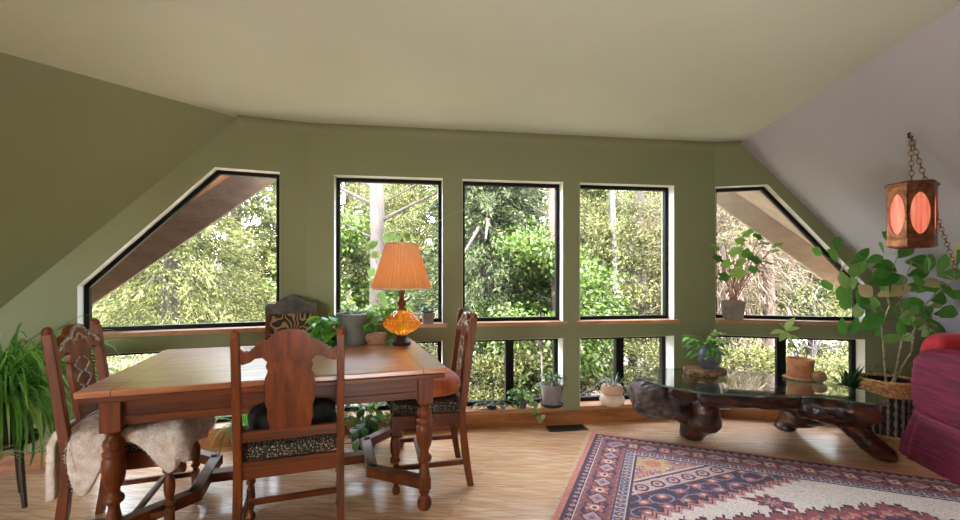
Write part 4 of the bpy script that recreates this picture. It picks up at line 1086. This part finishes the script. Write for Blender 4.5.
trunks = [[(886, 385, 0), (884, 350, -.02), (882, 325, -.03), (872, 300, -.06), (856, 280, -.1), (842, 268, -.12)],
          [(894, 385, 0), (900, 350, -.05), (906, 322, -.1), (900, 300, -.16), (905, 280, -.2), (912, 262, -.22)],
          [(890, 385, .02), (912, 352, -.1), (914, 330, -.15), (924, 306, -.22), (940, 290, -.28), (955, 280, -.3)],
          [(882, 325, -.03), (890, 306, -.05), (885, 285, -.1), (893, 268, -.15), (898, 255, -.15)],
          [(906, 322, -.1), (918, 318, -.2), (930, 328, -.28), (938, 338, -.3)]]
for tr in trunks:
    pts = [W3(*p_) for p_ in tr]; st.tube(pts, [.009-.0055*i/(len(pts)-1) for i in range(len(pts))], 7)
clus = [  # px, py, pointing dx, dz, length, shade
 (822, 255, -1, .5, .10), (838, 262, -.5, .5, .12), (836, 250, .2, 1, .10), (842, 272, -.3, -1, .13), (850, 282, -.6, -.8, .14), (856, 290, .3, -1, .14), (862, 272, .2, .9, .11), (850, 264, .5, .6, .13),
 (846, 292, .1, -1, .12), (833, 285, -1, .1, .12), (860, 300, -.2, -1, .12), (842, 318, -.2, -1, .11), (856, 318, -.1, -1, .12), (868, 284, .7, .3, .16), (872, 296, -.4, .2, .15), (880, 304, -.5, .1, .16), (878, 296, .8, .5, .17),
 (884, 312, -.6, -.6, .13), (893, 314, .6, -.3, .13), (899, 306, .6, .2, .14), (872, 312, -.4, -.8, .13), (890, 300, .1, .8, .13), (905, 304, .8, -.4, .14), (912, 300, .5, -.9, .15), (920, 316, .6, -.7, .17), (930, 324, .9, -.8, .18), (934, 314, 1, .2, .14),
 (905, 262, .9, .0, .16), (898, 258, .5, .6, .12), (884, 254, -.6, .7, .11), (893, 268, -.4, -.2, .12), (908, 276, .9, .3, .11), (918, 284, .9, .1, .12), (924, 290, .8, .2, .14), (918, 280, .6, .8, .13), (938, 274, .0, .9, .12), (940, 284, .2, -.6, .11),
 (945, 292, .9, -.3, .16), (950, 262, .3, .8, .14), (955, 268, -.3, .7, .12), (930, 300, .9, .2, .15), (900, 320, -.3, -1, .11), (910, 312, .2, -1, .11), (876, 322, -.2, -1, .10), (868, 306, -.7, .1, .13), (866, 262, .6, .3, .10), (888, 290, -.7, .4, .13), (900, 290, .7, .3, .14), (882, 282, -.6, .5, .12), (925, 274, .4, 1, .12)]
rx = random.Random(91)
for _ in range(30):
    t0_ = rx.choice(trunks); k_ = rx.randint(max(1, len(t0_)-4), len(t0_)-1); clus.append((t0_[k_][0]+rx.uniform(-20, 20), t0_[k_][1]+rx.uniform(-18, 16), rx.uniform(-1, 1), rx.uniform(-1, 1), rx.uniform(.075, .12)))
lp2 = MB()
for i, (x, y, dx, dz, L) in enumerate(clus):
    f_ = max(0, min(1, (x-830)/125)); b = W3(x, y, -.10-.20*f_+rd.uniform(-.06, .06))
    L *= 1.25; (lp2 if i in (14, 16, 32, 38) else lf).leaf(b, (dx, rd.uniform(-.7, .1), dz), L*rd.uniform(.82, 1), L*rd.uniform(.48, .6), up=(rd.uniform(-.5, .5), -.9, rd.uniform(-.1, .8)), droop=rd.uniform(.1, .5), fold=rd.uniform(.05, .3), seg=8, pw=1.3)
    near = min((W3(*p_) for tr in trunks for p_ in tr), key=lambda k_: (k_-b).length)
    st.tube([near, near.lerp(b, .5)+Vector((0, 0, .012)), b], .0016, 5)
sl = [(nr, A4.dot(nr))]; keep_in(st.build('stems', M['stem'], t), t.location, sl); keep_in(lf.build('leaves', M['lf_ficus'], t), t.location, sl); _p = lp2.build('pale_leaves', m_leaf('peach_pale_leaf', srgb(206, 160, 116), srgb(216, 196, 150), srgb(198, 196, 150)), t, label='pale peach-tinted leaves'); keep_in(_p, t.location, sl)

# ------------------------------------------------------------------ velvet armchair
sp0 = Vector((3.185, 2.65, 0))
t = thing('armchair', 'magenta velvet armchair with ribbed arm and skirted base at right edge', 'armchair', sp0, -.2)
def ribbed(mb, c_, size, p, ribs, amp, n=48, m=60):
    k_ = len(mb.v); mb.super(c_, size, p, n, m)
    for i in range(k_, len(mb.v)):
        v = Vector(mb.v[i])-Vector(c_); w_ = 1+amp*abs(math.sin(ribs*PI*(v.z/size[2]+.5)))
        mb.v[i] = tuple(Vector(c_)+Vector((v.x*w_, v.y*w_, v.z)))
    return mb
for s_ in (-1, 1):
    mb = MB(); ribbed(mb, (s_*.23, -.02, .50), (.22, .86, .53), 3.6, 7, .03); mb.build('arm', M['velvet'], t, smooth=80)
mb = MB(); ribbed(mb, (-.02, .34, .55), (.46, .22, .60), 4, 3, .03); mb.build('backrest', M['redvelvet'], t, smooth=80)
mb = MB(); mb.super((0, -.1, .40), (.28, .70, .2), 4.5, 40, 14); mb.build('seat_cushion', M['velvet'], t, smooth=80)
mb = MB(); n = 160; prof = [(1.12, .0), (1.09, .1), (1.04, .2), (1.0, .26), (.97, .31)]; vs = []
for fr, z in prof:
    for i in range(n):
        a = 2*PI*i/n; e = 2/5.5; cx, cy = math.copysign(abs(math.cos(a))**e, math.cos(a)), math.copysign(abs(math.sin(a))**e, math.sin(a))
        w_ = fr+(.016*math.sin(a*22)+.01*math.sin(a*37+1))*(1-z/.31); vs.append((cx*.34*w_, cy*.45*w_, z+.004))
mb.add(vs, [(i*n+j, i*n+(j+1) % n, (i+1)*n+(j+1) % n, (i+1)*n+j) for i in range(len(prof)-1) for j in range(n)]+[tuple((len(prof)-1)*n+j for j in range(n)), tuple(reversed(range(n)))])
mb.build('skirt', M['velvet'], t, smooth=80)

# ------------------------------------------------------------------ hanging lantern
def onslope(px, py):
    r = Vector(((px-480)/F, 1, -(py-HZ)/F)); o_ = Vector((0, 0, HC)); return o_+r*((A4-o_).dot(nr)/r.dot(nr))
hk = onslope(911, 134); YL = hk.y; LX_ = hk.x+.004; pxm = YL/F
zt = HC-(181-HZ)*YL/F; zb = HC-(248-HZ)*YL/F; Rl = 21*pxm
lp = Vector((LX_, YL-.0, zb))
t = thing('hanging_lantern', 'hexagonal copper lantern with glowing red panes hung on a chain', 'lantern', lp)
Hh = zt-zb; rot0 = math.atan2(-lp.y, -lp.x)-.16
def hexp(mb, prof, n=6):
    mb.v += []; o_ = len(mb.v)
    vs = [Vector((r*math.cos(rot0+2*PI*j/n), r*math.sin(rot0+2*PI*j/n), z)) for r, z in prof for j in range(n)]
    fs = [(i*n+j, i*n+(j+1) % n, (i+1)*n+(j+1) % n, (i+1)*n+j) for i in range(len(prof)-1) for j in range(n)]
    return mb.add(vs, fs)
mb = MB(); hexp(mb, [(Rl*.3, Hh*.985), (Rl*.9, Hh*.97), (Rl*1.04, Hh*.94), (Rl*1.04, Hh*.91), (Rl*.97, Hh*.905), (Rl*.95, Hh*.83), (Rl*.9, Hh*.82)])
hexp(mb, [(Rl*.3, Hh*.985), (.004, Hh*.99)]); mb.build('lantern_cap', M['copper'], t, smooth=0)
mb = MB(); hexp(mb, [(Rl*.9, Hh*.17), (Rl*.95, Hh*.15), (Rl*.95, Hh*.13), (Rl*.91, Hh*.125), (Rl*.95, Hh*.12), (Rl*.95, .01), (Rl*.8, .0), (Rl*.8, .02)]); mb.build('lantern_base', M['copper'], t, smooth=0)
# six sides, each a plate with an oval opening
ri = Rl*.9; z0, z1 = Hh*.165, Hh*.825
mbp = MB(); mbg = MB()
for j in range(6):
    a0, a1 = rot0+2*PI*j/6, rot0+2*PI*(j+1)/6
    p0, p1 = Vector((ri*math.cos(a0), ri*math.sin(a0), 0)), Vector((ri*math.cos(a1), ri*math.sin(a1), 0)); w_ = (p1-p0).length; ex = (p1-p0)/w_; nn = Vector((math.cos((a0+a1)/2), math.sin((a0+a1)/2), 0))
    m_ = 32; outer = [Vector((0, z0, 0)), Vector((w_, z0, 0)), Vector((w_, z1, 0)), Vector((0, z1, 0))]
    def oval(k_): return [Vector((w_/2+w_*.41*k_*math.copysign(abs(math.cos(2*PI*i/m_))**1.15, math.cos(2*PI*i/m_)), (z0+z1)/2+(z1-z0)*.46*k_*math.sin(2*PI*i/m_), 0)) for i in range(m_)]
    hl = oval(1); tri = tessellate_polygon([outer, hl]); fl_ = outer+hl
    for off in (0, .006): mbp.add([p0+ex*v.x+Vector((0, 0, v.y))+nn*off for v in fl_], tri)
    mbp.add([p0+ex*v.x+Vector((0, 0, v.y))+nn*off for off in (0, .006) for v in hl], [(i, (i+1) % m_, m_+(i+1) % m_, m_+i) for i in range(m_)])
    mbg.add([p0+ex*v.x+Vector((0, 0, v.y))-nn*.004 for v in outer], [(0, 1, 2, 3)])
mbp.build('side_panels', M['copper'], t, smooth=0); mbg.build('red_panes', M['glow'], t, smooth=0, label='glowing red-orange panes')
def chain(mb, a, b, sag=0, L=.03):
    a, b = Vector(a), Vector(b); n_ = max(2, int((b-a).length*(1.0+sag*.3)/(L*.78)))
    pts = [a.lerp(b, i/n_)+Vector((0, 0, -sag*math.sin(PI*i/n_))) for i in range(n_+1)]
    for i in range(n_):
        d = (pts[i+1]-pts[i]).normalized(); s_ = d.orthogonal().normalized(); s_ = Matrix.Rotation(PI/2*(i % 2), 3, d) @ s_; u_ = d.cross(s_)
        mb.torus((pts[i]+pts[i+1])/2, L*.5, L*.085, 12, 5, Matrix((d, s_, u_)).transposed(), 1, .62)
hook = hk-lp
mb = MB(); chain(mb, hook+Vector((0, 0, -.01)), (0, 0, Hh), 0, .034)
rt = onslope(931, 215)-lp-Vector((.02, .0, 0)); chain(mb, hook+Vector((0, 0, -.01)), D(926, 182, YL-.0)-lp, 0, .034)
chain(mb, D(934, 208, YL+.02)-lp, D(957, 272, YL+.14)-lp, .0, .034); chain(mb, D(926, 182, YL)-lp, D(934, 208, YL+.02)-lp, 0, .034); mb.build('chain', M['brass'], t)
MB().tube([hook+Vector((.02, 0, .02)), hook+Vector((-.015, 0, .0)), hook+Vector((-.012, 0, -.02)), hook+Vector((.0, 0, -.024)), hook+Vector((.008, 0, -.012))], .005, 6).build('hook', M['iron'], t)

# ------------------------------------------------------------------ outdoors
MB().box((0, 24, -.75), (110, 84, .3)).build('ground', M['ground'], kind='structure', smooth=0)
bpy.data.objects['ground'].location = (0, 1.5, 0)
GZ = -.6
def leafcloud(name, cen, dirs, L, Wd, mat, parent, rot=1.0):
    N = len(cen); d = dirs+RNG.normal(0, .45*rot, (N, 3)); d /= np.linalg.norm(d, axis=1)[:, None]
    s_ = np.cross(d, RNG.normal(0, 1, (N, 3))); s_ /= np.linalg.norm(s_, axis=1)[:, None]
    l = L*RNG.uniform(.6, 1.3, (N, 1)); w_ = Wd*RNG.uniform(.6, 1.3, (N, 1))/2
    V = np.stack([cen, cen+d*l*.45+s_*w_, cen+d*l, cen+d*l*.45-s_*w_], 1).reshape(-1, 3)
    return npmesh(name, V, np.arange(4*N).reshape(N, 4), mat, parent)
def trunk_mb(h, r0, r1, wob=.1, seed=0, fork=0):
    mb = MB(); rd = random.Random(seed)
    pts = [Vector((rd.uniform(-1, 1)*wob*(i > 0), rd.uniform(-1, 1)*wob*(i > 0), h*i/8)) for i in range(9)]
    mb.tube(pts, [r0+(r1-r0)*i/8 for i in range(9)], 12)
    for k_ in range(fork):
        z = h*rd.uniform(.15, .8); a = rd.uniform(0, 6.28); L = rd.uniform(.8, 2)
        b = Vector((0, 0, z)); mb.tube([b, b+Vector((math.cos(a)*L*.5, math.sin(a)*L*.5, L*.12)), b+Vector((math.cos(a)*L, math.sin(a)*L, -.1*L))], [r0*.22, r0*.14, r0*.06], 6)
    return mb
def cedar(name, label, loc, h=9.5, r=2.6, nb=150, per=230, mat='needle', seed=1, cat='tree'):
    t = thing(name, label, cat, loc); rd = random.Random(seed)
    trunk_mb(h, .2, .03, .05, seed, 14).build('trunk', M['darkbark'], t)
    cs = []; ds = []
    for i in range(nb):
        f_ = (i+.5)/nb; z = .3+(h-.3)*f_**1.15; a = i*2.4+rd.uniform(-.4, .4); L = (r*(1-f_)**.8+.25)*rd.uniform(.65, 1.1)
        q_ = RNG.uniform(.12, 1, per)**.8; up = .18*math.sin(1)+0
        lat = RNG.normal(0, .16, per)*L*(1.1-q_)*1.1
        x = q_*L; zz = z+x*.12-.34*L*q_**2-np.abs(RNG.normal(0, .09, per))*1.4
        cs.append(np.stack([x*math.cos(a)-lat*math.sin(a), x*math.sin(a)+lat*math.cos(a), zz], 1))
        ds.append(np.tile([math.cos(a)*.8, math.sin(a)*.8, -.55], (per, 1)))
    leafcloud('foliage', np.concatenate(cs), np.concatenate(ds), .10, .027, M[mat], t); return t
def broad(name, label, loc, R=(1.6, 1.6, 2.2), zc=2.6, ncl=85, per=330, L=.1, Wd=.055, mat='broad', seed=2, cat='tree', th=None, sig=.13, bark='bark'):
    t = thing(name, label, cat, loc); rg = np.random.default_rng(seed)
    trunk_mb(th or zc, .09, .04, .08, seed, 10).build('trunk', M[bark], t)
    v = rg.normal(0, 1, (ncl, 3)); v /= np.linalg.norm(v, axis=1)[:, None]; v *= rg.uniform(.45, 1, (ncl, 1))**.5
    cl_ = v*np.array(R)+np.array([0, 0, zc]); cl_[:, 2] = np.maximum(cl_[:, 2], .15)
    cen = np.repeat(cl_, per, 0)+rg.normal(0, sig, (ncl*per, 3))*np.array([1.2, 1.2, .7]); cen[:, 2] = np.maximum(cen[:, 2], .03)
    ds = cen-np.array([0, 0, zc]); ds /= np.linalg.norm(ds, axis=1)[:, None]; ds[:, 2] -= .3
    leafcloud('foliage', cen, ds, L, Wd, M[mat], t, 1.3); return t
def at(px, Y): return Vector(((px-480)/F*Y, Y, GZ))
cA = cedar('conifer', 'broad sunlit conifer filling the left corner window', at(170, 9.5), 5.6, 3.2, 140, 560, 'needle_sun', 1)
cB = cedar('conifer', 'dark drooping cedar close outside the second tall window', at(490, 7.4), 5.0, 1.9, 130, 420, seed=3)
G_ = 'conifers in the background forest'
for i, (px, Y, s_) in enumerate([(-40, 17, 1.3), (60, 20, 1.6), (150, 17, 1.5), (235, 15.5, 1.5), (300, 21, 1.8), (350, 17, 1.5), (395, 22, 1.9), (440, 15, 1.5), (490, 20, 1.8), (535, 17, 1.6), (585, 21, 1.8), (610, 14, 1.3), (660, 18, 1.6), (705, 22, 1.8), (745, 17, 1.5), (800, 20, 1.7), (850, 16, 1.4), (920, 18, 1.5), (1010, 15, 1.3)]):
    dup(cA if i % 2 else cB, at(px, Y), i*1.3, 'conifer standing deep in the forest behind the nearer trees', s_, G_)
bA = broad('leafy_tree', 'bright yellow-green leafy tree outside the second tall window, low right', at(540, 6.3), (.9, .9, 1.1), 1.25, 44, 460, .07, .04, 'broad', 4)
bB = broad('leafy_tree', 'pale sunlit leafy tree filling the third tall window', at(632, 8.2), (1.6, 1.5, 2.5), 2.4, 76, 620, .07, .03, 'shrubl', 5)
dup(bB, at(395, 10.5), 1.0, 'leafy tree right of the pale trunk, behind the lampshade', .95)
dup(bB, at(690, 11), 2.0, 'leafy tree farther back, between the third tall window and the angled right window', 1.1)
dup(bA, at(352, 8.5), 2.1, 'yellow-green leafy tree left of the pale trunk outside the first tall window', 1.2)
bC = broad('leafy_tree', 'sunny bushy tree outside the angled right window, under the eave', at(815, 8), (1.9, 1.6, 1.7), 1.3, 72, 620, .07, .03, 'shrubl', 6)
dup(bC, at(925, 9.5), 4.0, 'sunny bushy tree hidden mostly behind the fig leaves at far right', 1.1)
tw = broad('twiggy_tree', 'sparse brown twiggy tree at the left side of the angled right window', at(724, 6.9), (.55, .6, 2.0), 2.3, 60, 220, .2, .012, 'drytw', 7, sig=.3, bark='darkbark')
sA = broad('shrub', 'low sunny shrub outside the low window below the second tall window', at(500, 5.6), (.7, .6, .5), .42, 32, 340, .05, .026, 'shrubl', 8, 'shrub', .4, .09)
for px, Y, s_, lb in [(560, 6.4, 1.0, 'low sunny shrub outside the low window behind the mauve-grey pot'), (655, 6.2, .95, 'low sunny shrub outside the low window left of the blue-grey jar'), (742, 6.0, 1.0, 'low sunny shrub outside the low window behind the blue-grey jar'),
                      (812, 5.6, .9, 'low sunny shrub outside the low window behind the terracotta pot'), (905, 6.0, 1.0, 'low sunny shrub outside, hidden mostly by the wicker basket'), (395, 6.2, 1.0, 'low sunny shrub outside, below the table lamp window'),
                      (270, 5.6, 1.0, 'low sunny shrub outside behind the tall grey chair'), (140, 5.4, .9, 'low sunny shrub outside the low corner window at left')]:
    dup(sA, at(px, Y), px*.1, lb, s_)
t = thing('pine_trunk', 'thick pale pinkish pine trunk outside the first tall window', 'tree', at(376, 8.0))
mb = MB(); mb.tube([(0, 0, 0), (.03, 0, 2), (.0, 0, 5), (.02, 0, 11)], [.16, .13, .12, .08], 20); mb.build('trunk', M['bark'], t)
mb = MB(); rd = random.Random(8)
for i in range(16):
    z = 1.6+i*.3; a = rd.choice([0, PI])+rd.uniform(-.7, .7); L = rd.uniform(.5, 1.6); b = Vector((.1*math.cos(a), .1*math.sin(a), z))
    mb.tube([b, b+Vector((math.cos(a)*L*.5, math.sin(a)*L*.5, L*.25)), b+Vector((math.cos(a)*L, math.sin(a)*L, L*rd.uniform(.2, .6)))], [.035, .022, .008], 6)
mb.build('branch', M['darkbark'], t)
t = thing('birch_trunk', 'slender whitish trunk outside the low window left of its dark mullion', 'tree', at(614, 7.0))
MB().tube([(0, 0, 0), (.03, 0, 1.2), (-.03, 0, 3), (.02, 0, 7)], [.055, .05, .045, .03], 12).build('trunk', m_noise('whitish_bark', srgb(61, 56, 54), srgb(84, 80, 76), 6, .8), t)

for px, Y, r, mat, lb in ((553, 6.6, .07, 'redbark', 'reddish-brown trunk outside the low window behind the mauve-grey pot'), (766, 6.6, .09, 'redbark', 'pinkish trunk outside the low window between the blue-grey jar and terracotta pot'),
                         (640, 10, .12, 'darkbark', 'dark trunk among leaves in the third tall window')):
    t = thing('tree_trunk', lb, 'tree', at(px, Y)); MB().tube([(0, 0, 0), (.05, 0, 1.4), (-.02, 0, 2.8), (.05, 0, 5.2)], [r, r*.9, r*.8, r*.5], 12).build('trunk', M[mat], t)

# ------------------------------------------------------------------ light
w = bpy.data.worlds.new('sky'); sc.world = w; w.use_nodes = True; nt = w.node_tree; nt.nodes.clear()
ou = nt.nodes.new('ShaderNodeOutputWorld'); bg = nt.nodes.new('ShaderNodeBackground'); sk = nt.nodes.new('ShaderNodeTexSky')
sk.sky_type = 'NISHITA'; sk.sun_disc = False; sk.sun_elevation = math.radians(48); sk.sun_rotation = math.radians(140); sk.dust_density = 2.0; sk.air_density = 1.0
hs = nt.nodes.new('ShaderNodeHueSaturation'); hs.inputs['Saturation'].default_value = .45
nt.links.new(sk.outputs[0], hs.inputs['Color']); nt.links.new(hs.outputs[0], bg.inputs[0]); nt.links.new(bg.outputs[0], ou.inputs[0]); bg.inputs[1].default_value = 4.4
sun = bpy.data.lights.new('sun', 'SUN'); sun.energy = 27; sun.angle = math.radians(.6); sun.color = (1, .93, .80)
so = bpy.data.objects.new('sun', sun); C.objects.link(so); so.rotation_euler = Vector((.55, .24, -.80)).to_track_quat('-Z', 'Y').to_euler()
def lamp(name, kind, loc, to, energy, color, **kw):
    l = bpy.data.lights.new(name, kind); l.energy = energy; l.color = color
    for k_, v in kw.items(): setattr(l, k_, v)
    o_ = bpy.data.objects.new(name, l); C.objects.link(o_); o_.location = loc; o_.rotation_euler = (Vector(to)-Vector(loc)).to_track_quat('-Z', 'Y').to_euler(); return o_
lamp('ceiling_fill_light', 'SPOT', (.55, -.45, .15), (.3, 1.7, 2.38), 175, (1, .97, .93), spot_size=math.radians(112), spot_blend=1.0, shadow_soft_size=.5)  # added spot behind the camera, no fixture there; brightens the ceiling
v_ = sc.view_settings; v_.view_transform = 'Standard'; v_.look = 'None'; v_.exposure = 0.78; v_.gamma = 1; v_.use_curve_mapping = False
cy = sc.cycles
cy.use_denoising = True; cy.max_bounces = 10; cy.diffuse_bounces = 5; cy.glossy_bounces = 4; cy.transmission_bounces = 8; cy.transparent_max_bounces = 12; cy.caustics_reflective = False; cy.caustics_refractive = False; cy.sample_clamp_indirect = 6
